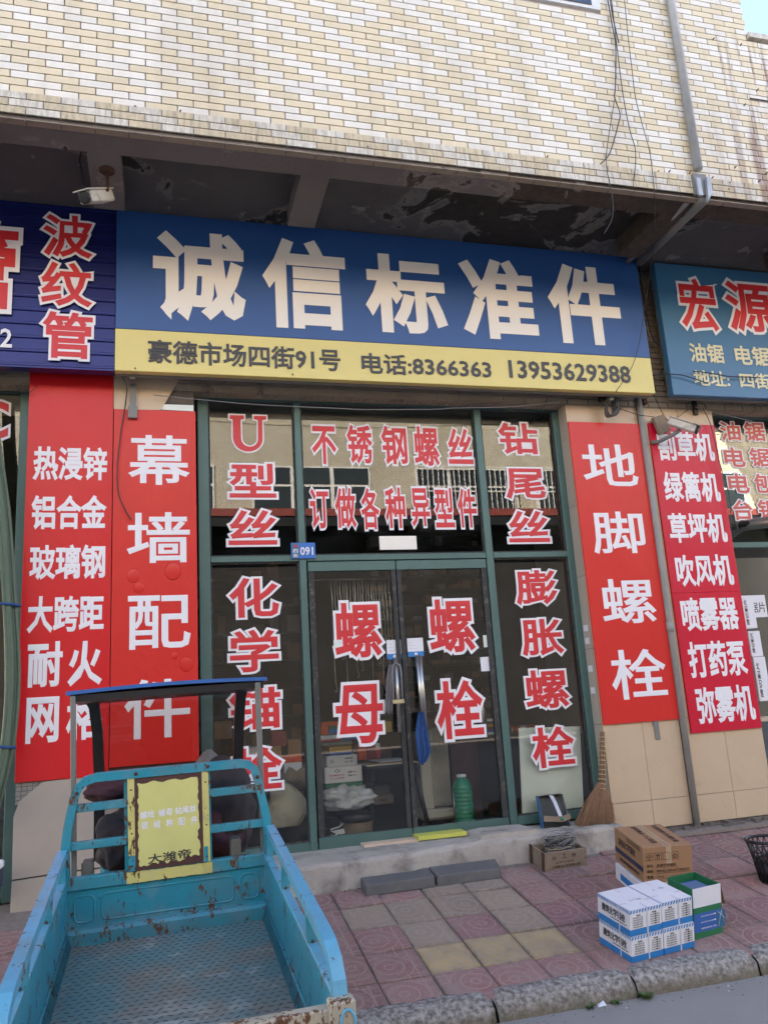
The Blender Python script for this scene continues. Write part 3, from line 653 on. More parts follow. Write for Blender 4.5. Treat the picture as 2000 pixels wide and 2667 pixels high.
def note(parent, lab, k, a, m, Y=YD, top=True, blue=None):
    x0, x1, z0, z1 = rect(k, *a, Y); o = MB().box(x0, x1, Y-.004, Y-.001, z0, z1, MT[m])
    if blue: o.box(x0, x1, Y-.0055, Y-.0041, z0, z0+(z1-z0)*.27, MT['cardb'])
    o = o.build('door_sticker' if top else 'sticker'); tag(o, lab, 'sticker'); 
    if blue:
        mb = MB(); 
        put(mb, '百度', (x0+.02, Y-.004, z1-.03), (.05, 0, 0), (0, 0, .02), MT['strap'], .01) if False else None
        for q in range(3): mb.box(x0+.015, x0+(x1-x0)*(.55-.1*q), Y-.0048, Y-.0041, z0+(z1-z0)*(.42+.17*q), z0+(z1-z0)*(.46+.17*q), MT['strap'])
        mb.lathe([(.014, 0), (.014, .001)], MT['white'], 12, Matrix.Translation((x0+(x1-x0)*.5, Y-.0056, z0+(z1-z0)*.13)) @ Matrix.Rotation(math.pi/2, 4, 'X'))
        b = tag(mb.build('printed_lines', o), kind='stuff')
    return o
note(dl, 'white and blue sticker above the left door handle', 'b', (728, 820, 395, 513), 'cardw', blue=1)
note(dr, 'white and blue sticker above the right door handle', 'b', (855, 953, 383, 498), 'cardw', blue=1)
note(dr, 'pale blue blank note beside the upper red character of the right door', 'b', (1323, 1375, 365, 440), 'board'); note(dr, 'white blank note lower on the right edge of the right door', 'b', (1306, 1367, 500, 588), 'cardw')
note(dl, 'small pale green note left of the red character on the left door', 'b', (400, 440, 395, 440), 'board')
for k, (L, T) in enumerate(((310, 1580), (1450, 1440))):
    x0, x1, z0, z1 = rect('b', L, L+28, T, T+45, YD); mb = MB()
    for q in range(16):
        t = 2*math.pi*q/16; t2 = 2*math.pi*(q+1)/16; R_ = (x1-x0)/2; cx_, cz_ = (x0+x1)/2, z1-R_
        mb.add([(cx_+R_*math.cos(t), YD-.002, cz_+R_*math.sin(t)), (cx_+R_*math.cos(t2), YD-.002, cz_+R_*math.sin(t2)), (cx_+R_*.75*math.cos(t2), YD-.002, cz_+R_*.75*math.sin(t2)), (cx_+R_*.75*math.cos(t), YD-.002, cz_+R_*.75*math.sin(t))], [(3, 2, 1, 0), (0, 1, 2, 3)][1:], MT['white'])
    mb.box(cx_-R_*.3, cx_+R_*.3, YD-.003, YD-.001, cz_-R_*.3, cz_+R_*.3, MT['white']); 
    for q in range(2): mb.box(x0, x1, YD-.003, YD-.001, z0+q*.01, z0+q*.01+.004, MT['white'])
    mb.build('glass_mark', dl if k == 0 else dr)
# handles
def handle(parent, pts, yo):
    mb = MB()
    for (T, B) in pts:
        a, b = A('b', *T, YF-.03), A('b', *B, YF-.03); mb.tube([a, b], .014, MT['chrome'], 12)
        for q in (a.lerp(b, .08), a.lerp(b, .92)): mb.tube([q, q+Vector((0, .05, 0))], .007, MT['chrome'], 8)
    return mb.build('handle', parent)
handle(dl, [((783, 505), (808, 965))], 0); handle(dr, [((912, 490), (958, 950)), ((932, 490), (970, 945))], 0)
pk = A('b', 800, 775, YF-.05); pd = empty('padlock', 'brass U-lock hanging on the left door handle', 'padlock', pk)
MB().cbox(-.045, .045, -.012, .012, -.016, .016, MT['wirey'], .004).build('lock_body', pd)
MB().tube([(-.035, 0, 0), (-.035, 0, .22), (-.025, 0, .27), (0, 0, .29), (.03, 0, .27), (.038, 0, .22), (.035, 0, 0)], .007, MT['wireg'], 8).build('shackle', pd)
# blue cloth on right handle
def cloth(name, lab, cat, pts, mat, y, amp=.02, rows_=14, cols=10):
    """hanging cloth: pts = list of (xl, xr, z) from top to bottom, pleated"""
    vs = []; fs = []
    for i in range(rows_+1):
        t = i/rows_*(len(pts)-1); k = min(int(t), len(pts)-2); u = t-k; l = pts[k][0]*(1-u)+pts[k+1][0]*u; r_ = pts[k][1]*(1-u)+pts[k+1][1]*u; z = pts[k][2]*(1-u)+pts[k+1][2]*u
        for j in range(cols+1):
            w = j/cols; vs.append((l+(r_-l)*w, y+amp*math.sin(w*17+i*.15)*(.5+.5*i/rows_), z+.01*math.sin(w*9)*(i/rows_)))
    n = cols+1; fs = [(i*n+j, (i+1)*n+j, (i+1)*n+j+1, i*n+j+1) for i in range(rows_) for j in range(cols)]
    o = MB().add(vs, fs, mat, True).build(name); tag(o, lab, cat); s = o.modifiers.new('s', 'SOLIDIFY'); s.thickness = .004; return o
b = lambda x, y, Y=YF-.05: (A('b', x, y, Y).x, A('b', x, y, Y).z)
cloth('hanging_cloth', 'blue cleaning cloth hanging from the right door handle', 'cloth', [(b(925, 840)[0], b(950, 840)[0], b(935, 840)[1]), (b(905, 960)[0], b(975, 960)[0], b(940, 960)[1]), (b(915, 1080)[0], b(1000, 1090)[0], b(950, 1090)[1]), (b(930, 1165)[0], b(965, 1150)[0], b(950, 1160)[1])], MT['blueclt'], YF-.055)
cloth('hanging_cloth', 'pale grey glove cloth tucked behind the left door handle', 'cloth', [(b(752, 545)[0], b(785, 545)[0], b(765, 545)[1]), (b(735, 620)[0], b(790, 620)[0], b(765, 620)[1]), (b(725, 850)[0], b(775, 850)[0], b(750, 850)[1])], MT['greycl'], YF-.01, .008)
# boards under doors
a, b_ = A(0, 940, 2215, .08), A(0, 1086, 2190, .08)
tag(MB().box(A(0, 945, 2210, .06).x, A(0, 1088, 2192, .06).x, .02, .2, zb-.005, zb+.012, MT['foamp']).build('packing_board'), 'thin peach board wedged under the left door leaf', 'board')
tag(MB().box(A(0, 1091, 2195, .0).x, A(0, 1215, 2170, .0).x, .0, .25, zb+.003, zb+.032, MT['foam']).build('foam_strip'), 'bright yellow foam strip under the right door leaf', 'foam strip')

# ------------------------------------------------------------------ SIGNS above the shopfronts
YS = -.25
def wpt(o, *pts): return [Vector(p)-o.location for p in pts]
sx0, sx1 = -.332, 4.12; sz0, sz1 = 3.588, 4.89
sg = empty('shop_sign', 'large blue and yellow sign with five ivory characters and phone numbers', 'shop sign', (sx0, YS, sz0)); l = sg.location
zy = A(3, 498, 587, YS).z
MB().cbox(0, sx1-sx0, .004, .07, 0, zy-sz0-.001, MT['syel'], .003).build('yellow_panel', sg)
MB().cbox(0, sx1-sx0, .004, .07, zy-sz0+.001, sz1-sz0, MT['sblue'], .003).build('blue_panel', sg)
MB().box(.01, sx1-sx0-.01, .072, .1, -.012, sz1-sz0-.01, MT['greym']).build('back_frame', sg)
for t, k, a in (('诚', 3, (662, 1060, 175, 560)), ('信', 3, (1135, 1495, 205, 592))): text_at(sg, t, k, *a, YS, MT['sivory'], .034, 'plain')
x0, x1 = at(952, 786, YS).x, A(4, 270, 330, YS).x; zz1, zz0 = A(4, 130, 112, YS).z, A(4, 130, 447, YS).z
char(sg, '标', (x0, x1, zz0, zz1), YS, 'plain', MT['sivory'], .034)
for t, a in (('准', (332, 653, 125, 470)), ('件', (710, 1015, 152, 492))): text_at(sg, t, 4, *a, YS, MT['sivory'], .034, 'plain')
text_at(sg, '豪德市场四街91号', 3, 640, 1470, 657, 757, YS, MT['ink'], .022, name='lettering')
x0 = A(3, 1562, 740, YS).x; x1 = A(4, 463, 600, YS).x; zz1, zz0 = A(4, -20, 532, YS).z, A(4, 0, 622, YS).z
char(sg, '电话:8366363', (x0, x1, zz0, zz1), YS, 'plain', MT['ink'], .022, 'lettering')
text_at(sg, '13953629388', 4, 540, 1062, 572, 650, YS, MT['ink'], .022, name='lettering')
for px, pz in ((585, 762), (1265, 788)): 
    q = A(3, px, pz, YS)-l; MB().lathe([(.006, 0), (.006, .004)], MT['ink'], 8, Matrix.Translation((q.x, 0, q.z)) @ Matrix.Rotation(math.pi/2, 4, 'X')).build('screw', sg)
for px, py in ((575, 800), ):
    q = A(3, px, py, -.1)-l; MB().box(q.x-.02, q.x+.02, .08, .25, -.03, -.005, MT['greym']).box(q.x-.022, q.x+.022, .2, .25, -.26, -.03, MT['greym']).box(q.x-.032, q.x+.032, .19, .235, -.29, -.2, MT['greym']).build('bracket', sg)
q = at(1575, 1035, -.05)-l
MB().box(q.x-.02, q.x+.02, .1, .25, -.04, -.005, MT['greym']).build('bracket', sg)
# navy corrugated sign at left
lx0, lx1 = -2.6, -.337; lz0, lz1 = A(3, 300, 757, -.23).z, 4.98
ls = empty('shop_sign', 'navy corrugated sign with red characters outlined in white, left neighbour shop', 'shop sign', (lx0, -.23, lz0))
nr = 13; ph = (lz1-lz0)/nr; mb = MB()
for i in range(nr):
    z = i*ph; w = lx1-lx0
    prof = [(0, z), (.012, z+.006), (.012, z+.02), (0, z+.028), (0, z+ph)]
    vs = [(x, .03-p[0]-.012, p[1]) for x in (0, w) for p in prof]; n = len(prof)
    mb.add(vs, [(j, n+j, n+j+1, j+1) for j in range(n-1)], MT['navy'])
mb.build('corrugated_face', ls)
MB().box(0, lx1-lx0, .031, .09, 0, lz1-lz0, MT['navy']).build('sign_box', ls)
MB().box(0, lx1-lx0, -.0, .09, -.014, -.001, MT['navy']).build('bottom_trim', ls)
for t, a in zip('波纹管', ((170, 422, 90, 298), (165, 420, 292, 508), (166, 413, 507, 730))): text_at(ls, t, 3, *a, -.235, None, style='o')
text_at(ls, '管', 3, -330, 97, 100, 520, -.235, None, style='o')
text_at(ls, '2', 3, 2, 55, 590, 672, -.235, MT['white'], .02, name='lettering')
# teal sign at right
qx0 = A(4, 1205, 400, -.24).x; qz1 = A(4, 1165, 137, -.24).z; qz0 = A(4, 1245, 708, -.24).z
rs = empty('shop_sign', 'blue-green sign with two outlined red characters and pale small text, right neighbour shop', 'shop sign', (qx0, -.24, qz0))
MB().cbox(0, 3.4, .004, .07, 0, qz1-qz0, MT['steal'], .003).build('sign_panel', rs)
MB().box(.01, 3.4, .071, .1, -.012, qz1-qz0-.01, MT['greym']).build('back_frame', rs)
for t, a in (('宏', (1262, 1455, 197, 450)), ('源', (1462, 1690, 210, 458))): text_at(rs, t, 4, *a, -.24, None, style='o')
text_at(rs, '油锯', 4, 1318, 1465, 490, 572, -.24, MT['cream_l'], .026, name='lettering'); text_at(rs, '电锯', 4, 1515, 1665, 502, 585, -.24, MT['cream_l'], .026, name='lettering')
text_at(rs, '地址:', 4, 1336, 1490, 607, 673, -.24, MT['cream_l'], .026, name='lettering'); text_at(rs, '四街', 4, 1535, 1665, 617, 683, -.24, MT['cream_l'], .026, name='lettering')

# ------------------------------------------------------------------ red banners on the pillars
def banner(lab, x0, x1, z0, z1, m, Y=-.02, seams=()):
    o = empty('red_banner', lab, 'banner', (x0, Y, z0), 'vertical red banners on the pillars')
    zs = [z0]+list(seams)+[z1]
    for a, b in zip(zs, zs[1:]): MB().cbox(0, x1-x0, .0, .02, a-z0+.0004, b-z0-.0004, MT[m], .0015).build('banner_board', o)
    return o
bA = banner('leftmost red banner, with six rows of small white characters', -.932, -.352, .772, 3.72, 'redA')
for t, k, a in (('热浸锌', 5, (240, 775, 563, 806)), ('铝合金', 5, (228, 770, 910, 1158)), ('玻璃钢', 8, (170, 600, 40, 238)), ('大跨距', 8, (157, 592, 330, 538)),
                ('耐', 8, (158, 358, 592, 850)), ('火', 8, (388, 583, 588, 843)), ('网', 8, (150, 337, 907, 1168)), ('格', 8, (378, 585, 898, 1150))):
    text_at(bA, t, k, *a, -.02, MT['white'], .03, 'plain')
bB = banner('second red banner from the left, with four large thin white characters', -.346, .242, .82, 3.374, 'redB', -.022)
text_at(bB, '幕', 5, 925, 1368, 480, 838, -.022, MT['white'], .014, 'plain'); text_at(bB, '墙', 0, 331, 495, 1334, 1466, -.022, MT['white'], .014, 'plain')
text_at(bB, '配', 8, 728, 1085, 328, 632, -.022, MT['white'], .014, 'plain'); text_at(bB, '件', 8, 708, 1082, 803, 1140, -.022, MT['white'], .014, 'plain')
bub = MB()
for k, x, y, r_ in ((8, 760, 215, 26), (8, 985, 190, 33), (8, 790, 285, 20), (8, 1060, 720, 26), (8, 995, 672, 13)):
    q = A(k, x, y, -.022)-bB.location; R_ = r_/420*.75
    bub.lathe([(R_, 0), (R_*.9, .0008), (R_*.7, .0024), (R_*.45, .0036), (R_*.2, .0042), (.001, .0043)], MT['redB'], 14, Matrix.Translation((q.x, 0, q.z)) @ Matrix.Rotation(math.pi/2, 4, 'X') @ Matrix.Diagonal((1, 1.15, 1, 1)))
tag(bub.build('film_bubbles', bB), kind='stuff')
bC = banner('orange-red banner with four thin white characters between shop window and grey downpipe', 3.378, 3.378+(at(1725, 1500, -.02).x-at(1526, 1500, -.02).x), .845, 3.388, 'redB')
for t, k, a in (('地', 7, (588, 902, 348, 588)), ('脚', 7, (645, 945, 735, 978)), ('螺', 7, (697, 1008, 1122, 1380)), ('栓', 'c', (752, 1073, 200, 487))): text_at(bC, t, k, *a, -.02, MT['white'], .014, 'plain')
dx0 = 4.165; dx1 = 4.848
bD = banner('crimson banner right of the downpipe, with seven rows of bold white characters', dx0, dx1, .724, 3.398, 'redD', seams=(A(7, 1280, 1200, -.02).z,))
for t, k, a in (('割草机', 'k', (345, 1143, 965, 1392)), ('绿篱机', 7, (1057, 1376, 506, 682)), ('草坪机', 7, (1087, 1416, 744, 918)), ('吹风机', 7, (1127, 1453, 982, 1168)),
                ('喷雾器', 7, (1158, 1486, 1228, 1422)), ('打药泵', 'c', (1198, 1533, 152, 360)), ('弥雾机', 'c', (1245, 1578, 410, 626))): text_at(bD, t, k, *a, -.02, MT['white'], .03, 'plain')

# ------------------------------------------------------------------ downpipe between the pillars
tag(MB().tube([(4.092, -.03, .0), (4.092, -.03, 4.2)], .026, MT['pvc'], 14).tube([(4.092, -.03, 1.55), (4.092, -.03, 1.63)], .031, MT['pvc'], 14).build('downpipe'), 'grey downpipe running down between the two right-hand banners', 'downpipe')
# galvanised pipe on the upper wall and its strut under the soffit
gp = empty('drain_pipe', 'galvanised pipe down the upper tiled wall with a strut back under the soffit', 'pipe', (3.97, YU-.05, ZS))
MB().tube([(0, 0, .2), (.02, 0, 5.5)], .033, MT['pipe'], 16).build('upright_pipe', gp)
MB().tube([(.03, .02, -.03), (.15, 1.1, .06)], .045, MT['greym'], 16).tube([(-.07, .1, -.03), (.06, 1.15, .07)], .022, MT['pvc'], 10).build('strut_pipe', gp)
mb = MB(); mb.box(-.055, .06, -.0, .03, -.02, .16, MT['greym']); mb.box(-.045, -.01, -.02, -.001, -.04, .11, MT['pipe']); mb.prism([(.02, -.08), (.07, -.02), (.07, .12), (.04, .12)], -.03, -.002, MT['pipe']); mb.build('joint_bracket', gp)

# ------------------------------------------------------------------ neighbours' windows
def nwin(x0, x1, right):
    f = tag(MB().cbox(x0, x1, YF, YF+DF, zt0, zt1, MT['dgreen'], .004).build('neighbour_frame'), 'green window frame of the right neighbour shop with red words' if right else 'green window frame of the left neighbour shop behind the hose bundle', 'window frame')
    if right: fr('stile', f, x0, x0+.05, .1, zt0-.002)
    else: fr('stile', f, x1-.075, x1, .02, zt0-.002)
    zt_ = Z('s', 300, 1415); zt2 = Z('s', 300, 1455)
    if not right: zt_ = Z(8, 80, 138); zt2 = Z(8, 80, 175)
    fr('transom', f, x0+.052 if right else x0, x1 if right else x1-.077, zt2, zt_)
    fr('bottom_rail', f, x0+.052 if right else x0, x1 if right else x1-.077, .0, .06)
    a, b = (x0+.051, x1) if right else (x0, x1-.076)
    p1 = tag(MB().box(a, b, YF+.035, YF+.041, zt_, zt0, MT['glass']).build('window_pane'), 'upper pane of the right neighbour shop with four rows of red words' if right else 'upper left-edge pane of the left neighbour shop with a red letter C', 'window pane')
    tag(MB().box(a, b, YF+.035, YF+.041, .06, zt2, MT['glass_door']).build('window_pane'), 'lower pane of the right neighbour shop with a paper notice' if right else 'lower dark pane of the left neighbour shop behind the hoses', 'window pane')
    return p1
pR = nwin(4.868, 8.2, True); pL = nwin(-3.4, -.938, False)
for t, a in zip('油锯电锯电刨台锯', ((55, 218, 542, 695), (232, 395, 543, 700), (87, 255, 727, 883), (270, 432, 730, 885), (117, 285, 914, 1070), (300, 468, 914, 1072), (150, 310, 1102, 1265), (330, 500, 1102, 1265))):
    text_at(pR, t, 's', *a, YG, MT['lpink'], style='o')
text_at(pL, 'C', 5, -170, 82, 215, 525, YG, None, style='o')
x0, x1, z0, z1 = rect('s', 222, 396, 1800, 1960, YG); nt_ = MB().box(x0, x1, YG-.006, YG-.002, z0, z1, MT['cardw']).build('paper_notice'); tag(nt_, 'white paper notice reading saw blades on the right neighbour window', 'notice')
text_at(nt_, '锯片', 's', 285, 392, 1850, 1925, YG-.006, MT['ink'], .005, 'plain', 'lettering')
q0, q1 = A('s', 235, 1300, YF), A('s', 335, 1320, -.12); 
ex = empty('exhaust_pipe', 'silver flue pipe poking out of the right neighbour window', 'flue pipe', q0)
d = Vector((.10, -.26, -.015)); mb = MB(); mb.tube([(0, .05, .01), d], .05, MT['chrome'], 20, cap=False).tube([d*1.0, (0, .03, .01)], .046, MT['black'], 20, cap=True); mb.build('flue_tube', ex)
# tall cartons leaning in front of right neighbour window
for i, (T, B, lab) in enumerate((((228, 1815), (310, 2040), 'upper narrow white carton standing against the right neighbour window'), ((285, 2060), (352, 2240), 'middle narrow white carton against the right neighbour window'), ((330, 2245), (400, 2560), 'lowest narrow white carton against the right neighbour window'))):
    a, b_ = A('s', *T, .05), A('s', *B, .05); x0 = a.x+.0; o = empty('narrow_carton', lab, 'carton', (4.87+i*.012, .06, b_.z), 'white cartons at the right edge')
    MB().cbox(0, .12, -.05, .05, 0, a.z-b_.z, MT['cardw'], .004).build('carton_body', o)
    mb = MB(); put(mb, '牌切割片', (.045, -.051, .03), (0, 0, (a.z-b_.z)*.8), (-.03, 0, 0), MT['prt'], .008); mb.build('lettering', o)
# hose bundle at left edge
hb = empty('hose_bundle', 'hanging bundle of olive green hoses tied with blue string, left edge', 'hose bundle', (-1.0, -.2, 2))
cs = [(-14, 900), (-10, 1100), (18, 1330), (36, 1560), (44, 1740), (38, 1880), (22, 1990), (-14, 2130)]
for i in range(13):
    dx = (i % 5)*7.5-22; dy = (i//5)*.03; pts = []
    for k, (x, y) in enumerate(cs):
        q = at(x-3+dx*(1-.25*abs(k-4)/4), y, -.16-dy); pts.append(q-hb.location+Vector((random.uniform(-.004, .004), 0, 0)))
    # smooth
    sp = []
    for k in range(len(pts)-1):
        p0, p1, p2, p3 = pts[max(k-1, 0)], pts[k], pts[k+1], pts[min(k+2, len(pts)-1)]
        for u in (0, .25, .5, .75): sp.append(.5*((2*p1)+(p2-p0)*u+(2*p0-5*p1+4*p2-p3)*u*u+(3*p1-p0-3*p2+p3)*u**3))
    sp.append(pts[-1]); MB().tube(sp, .0125, MT['hose'], 8).build('hose', hb)
for y in (1575, 1945): 
    c = at(26 if y < 1800 else 12, y, -.19)-hb.location; MB().lathe([(.072, -.008), (.074, 0), (.072, .008)], MT['blueclt'], 20, Matrix.Translation(c) @ Matrix.Rotation(.12, 4, 'Y') @ Matrix.Diagonal((1, .75, 1, 1))).build('string_tie', hb)
# brush at the left edge
bq = at(-6, 2330, -.2); br = empty('floor_brush', 'purple bristled floor brush leaning at the left edge', 'brush', (bq.x, -.2, gnd(0, 2330).z))
z_ = at(0, 2262, -.2).z-br.location.z; mb = MB().cbox(-.3, .03, -.04, .03, z_-.0, z_+.05, MT['cardw'], .012); mb.build('brush_head', br)
MB().tube([(-.15, 0, z_+.04), (-.25, .1, 1.3)], .012, MT['wood'], 8).build('handle', br)
mb = MB()
for i in range(90):
    x = -.29+(i % 30)*.0108; y = -.03+(i//30)*.025; mb.tube([(x, y, z_), (x+random.uniform(-.01, .02), y-.03, z_-.1)], .004, MT['navyp'], 4, cap=False)
tag(mb.build('bristles', br), kind='stuff')

# ------------------------------------------------------------------ INTERIOR
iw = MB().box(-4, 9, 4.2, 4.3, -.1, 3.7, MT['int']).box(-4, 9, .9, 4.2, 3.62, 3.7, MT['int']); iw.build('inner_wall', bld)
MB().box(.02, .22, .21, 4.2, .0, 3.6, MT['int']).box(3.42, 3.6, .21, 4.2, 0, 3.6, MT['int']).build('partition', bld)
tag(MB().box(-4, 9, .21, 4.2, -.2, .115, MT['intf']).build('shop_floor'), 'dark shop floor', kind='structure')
def crate_box(name, lab, k, a, Y, dep, mats, group=None, cat='carton', txt=None):
    x0, x1, z0, z1 = rect(k, *a, Y); o = empty(name, lab, cat, ((x0+x1)/2, Y, z0), group); w = (x1-x0)/2; h = z1-z0
    mb = MB(); 
    for (c, d, mt) in mats: mb.cbox(-w, w, 0, dep, h*c+.0004, h*d, MT[mt], .002)
    mb.build('carton_body', o)
    if txt:
        mb = MB()
        for (t, u, v, uw_, vh, mt) in txt: put(mb, t, (-w+2*w*u, -.001, h*v), (2*w*uw_, 0, 0), (0, 0, h*vh), MT[mt], .012)
        mb.build('lettering', o)
    return o
G1 = 'cartons stacked inside behind the left door'
crate_box('carton', 'large white carton with a green band at the bottom of the indoor stack', 'i', (170, 790, 610, 965), .62, .4, ((0, .24, 'cardg'), (.241, 1, 'cardw')), G1, txt=(('小心轻放', .12, .42, .4, .08, 'lred'), ('防潮防水', .12, .56, .4, .08, 'lred'), ('◇', .25, .7, .16, .2, 'prt'), ('规格 M10', .62, .5, .22, .1, 'prt'), ('数量 200', .62, .66, .22, .1, 'prt')))
crate_box('carton', 'flat grey-white carton second from below in the indoor stack', 'i', (195, 705, 425, 610), .62, .35, ((0, 1, 'cardw'),), G1, txt=(('1.5', .12, .35, .1, .3, 'prt'), ('规格数量', .6, .6, .25, .15, 'prt'), ('25 50', .6, .3, .25, .15, 'prt')))
crate_box('carton', 'flat yellow and blue carton on the indoor stack', 'i', (240, 612, 272, 422), .64, .3, ((0, .35, 'bluebox'), (.351, 1, 'yelbox')), G1)
crate_box('tray', 'grey metal tray lying on the yellow and blue carton', 'i', (120, 615, 200, 262), .6, .3, ((0, 1, 'greym'),), None, 'tray')
crate_box('carton', 'red edged flat box of cards above the grey tray', 'i', (80, 440, 95, 198), .62, .3, ((0, .3, 'lred'), (.301, 1, 'cardw')), None)
crate_box('carton', 'small orange carton upright above the tray behind the left door', 'i', (105, 228, -60, 92), .68, .1, ((0, 1, 'orange'),), None)
crate_box('carton', 'small light blue carton beside the orange one behind the left door', 'i', (235, 370, -60, 70), .7, .1, ((0, .6, 'cardb'), (.601, 1, 'cardg')), None)
crate_box('carton', 'bright orange carton on the low shelf behind the left door', 'i', (718, 855, 245, 515), .75, .15, ((0, 1, 'orange'),), None, txt=(('1/4', .6, .1, .25, .2, 'ink'),))
crate_box('carton', 'dark red carton between the orange and the white-red one on the low shelf', 'i', (860, 1015, 255, 500), .78, .15, ((0, 1, 'dred'),), None)
crate_box('carton', 'slim white and red carton on the low shelf behind the left door', 'i', (1020, 1088, 225, 480), .76, .12, ((0, .6, 'lred'), (.601, 1, 'cardw')), None)
crate_box('low_shelf', 'dark low shelf board behind the stool', 'i', (640, 1380, 515, 580), .74, .5, ((0, 1, 'black'),), None, 'shelf')
crate_box('carton', 'grey carton under the stool inside the shop', 'i', (985, 1310, 1090, 1240), 1.05, .3, ((0, 1, 'conc'),), None, txt=(('汽车配件', .2, .3, .45, .3, 'ink'),))
crate_box('carton', 'second grey carton set back on the one under the stool', 'i', (990, 1250, 930, 1085), 1.1, .3, ((0, 1, 'greym'),), None)
# stool
stl = empty('stool', 'black plastic stool with papers on it behind the left door', 'stool', (A('i', 1230, 600, .62).x, .62, .115)); b0 = stl.location
hs = A('i', 1220, 560, .62).z-.115
MB().cbox(-.2, .2, -.15, .17, hs-.03, hs, MT['black'], .01).build('seat', stl)
for (ax, ay, bx, by) in ((-.17, -.13, -.24, -.18), (.17, -.13, .25, -.18), (-.15, .15, -.19, .2), (.15, .15, .2, .2)): MB().tube([(ax, ay, hs-.03), (bx, by, 0)], .02, MT['black'], 8).build('leg', stl)
pp = MB()
for i, mt in enumerate(('cardw', 'yelbox', 'greycl', 'cardw')): pp.box(-.22+i*.03, .2-i*.02, -.16, .12, hs+.001+i*.008, hs+.006+i*.008, MT[mt], Matrix.Rotation(.04*i, 4, 'Z'))
pp = pp.build('papers'); pp.location = stl.location; tag(pp, 'loose papers lying on the black stool', 'papers')
# plastic bag, shoes, ribbed basket
def blob(name, lab, cat, c, sx, sy, sz, mat, seed, rough=.35, lev=3, freq=2.2, grp=None):
    import bmesh
    from mathutils import noise as nz
    bm = bmesh.new(); bmesh.ops.create_icosphere(bm, subdivisions=lev, radius=1)
    for v in bm.verts:
        d = v.co.normalized(); q = nz.fractal(d*freq+Vector((seed, seed*2, 0)), 1., 2., 4); rdg = 1-abs(nz.noise(d*freq*1.7+Vector((0, seed, 3))))
        f = 1+rough*q+rough*.5*(rdg-.7); v.co = Vector((d.x*sx*f, d.y*sy*f, d.z*sz*f))
    zmin = min(v.co.z for v in bm.verts)
    for v in bm.verts:
        v.co.z = max(v.co.z, -sz*.85)
    me = bpy.data.meshes.new(name); bm.to_mesh(me); bm.free(); me.materials.append(MT[mat] if isinstance(mat, str) else mat)
    for p in me.polygons: p.use_smooth = True
    o = link(name, me, None, c); return tag(o, lab, cat, grp)
blob('plastic_bag', 'crumpled silver grey plastic bag lying on the ribbed basket', 'plastic bag', A('i', 560, 1160, .42), .17, .12, .085, 'plastic', 3, .55, 4, 1.8)
blob('newspaper_bundle', 'folded pale paper bundle left of the plastic bag', 'paper bundle', A('i', 290, 1080, .45), .085, .09, .04, 'cardw', 8, .5)
bk = empty('ribbed_basket', 'round ribbed basket with a dark label holding the plastic bag', 'basket', (A('i', 690, 1600, .45).x, .47, .115)); hh = A('i', 690, 1380, .45).z-.115
pr = [(.11, 0)]
for i in range(14): pr += [(.115+i*.002, hh*(i+.2)/14), (.122+i*.002, hh*(i+.6)/14), (.115+i*.002, hh*(i+.95)/14)]
MB().lathe(pr, MT['wood'], 28).build('basket_wall', bk); MB().lathe([(.146, hh*.7), (.148, hh), (.14, hh)], MT['black'], 28).build('rim_band', bk)
def shoe(x, y, z, rz, lab):
    o = empty('sneaker', lab, 'shoe', (x, y, z), 'black sneakers by the left door', (0, 0, rz))
    sole = [(-.13, .0), (.12, 0), (.145, .02), (.14, .035), (-.13, .035), (-.145, .02)]
    MB().prism([(p[0], p[1]) for p in sole], -.045, .045, MT['white']).build('sole', o)
    MB().prism([(-.13, .036), (.135, .036), (.12, .06), (.03, .085), (-.03, .125), (-.12, .13), (-.135, .08)], -.042, .042, MT['black']).build('upper', o)
    mb = MB()
    for i in range(5): mb.tube([(.0+i*.017, -.046, .08-i*.004), (.012+i*.017, 0, .105-i*.009), (.0+i*.017, .03, .09-i*.008)], .0035, MT['white'], 5)
    mb.tube([(-.1, -.047, .05), (-.02, -.047, .055), (.06, -.047, .09)], .006, MT['white'], 4); mb.build('laces', o)
q = A('i', 430, 1640, .38); shoe(q.x-.02, .42, .18, .5, 'black sneaker with white laces, upper one of the pair by the left door'); q = A('i', 250, 1740, .33); shoe(q.x, .33, .115, .1, 'black sneaker lying lower by the left door')
# thermos, radiator, desk
tx = A('j', 690, 1500, .42).x; th = empty('thermos', 'green ribbed thermos flask standing behind the right door', 'thermos', (tx, .42, .115)); H = A('j', 690, 1195, .42).z-.115; Rr = (A('j', 830, 1500, .42).x-A('j', 560, 1500, .42).x)/2
pr = [(Rr, .0), (Rr, .035)]
tb = MB().lathe([(Rr*1.02, 0), (Rr*1.02, .04)], MT['cardw'], 24).build('base_ring', th)
pr = [(Rr*.98, .041)]
for i in range(9): pr += [(Rr*.98, .04+H*.68*(i+.1)/9), (Rr*.93, .04+H*.68*(i+.3)/9), (Rr*.98, .04+H*.68*(i+.5)/9)]
pr += [(Rr*.98, H*.76), (Rr*.8, H*.85), (Rr*.5, H*.92), (Rr*.42, H*.95)]
MB().lathe(pr, MT['thermos'], 28).build('body', th); MB().lathe([(Rr*.48, H*.951), (Rr*.5, H*.985), (Rr*.4, H)], MT['cardw'], 20).build('lid', th)
MB().tube([(-Rr, 0, H*.7), (-Rr*1.15, -.03, H*.4), (-Rr, 0, H*.2)], .005, MT['chrome'], 6).build('handle', th)
x0, x1, z0, z1 = rect('j', 110, 500, 530, 1480, .6); rd = empty('oil_radiator', 'cream oil radiator behind the blue cloth of the right door', 'radiator', (x0, .6, .115))
n = 9; w = (x1-x0)
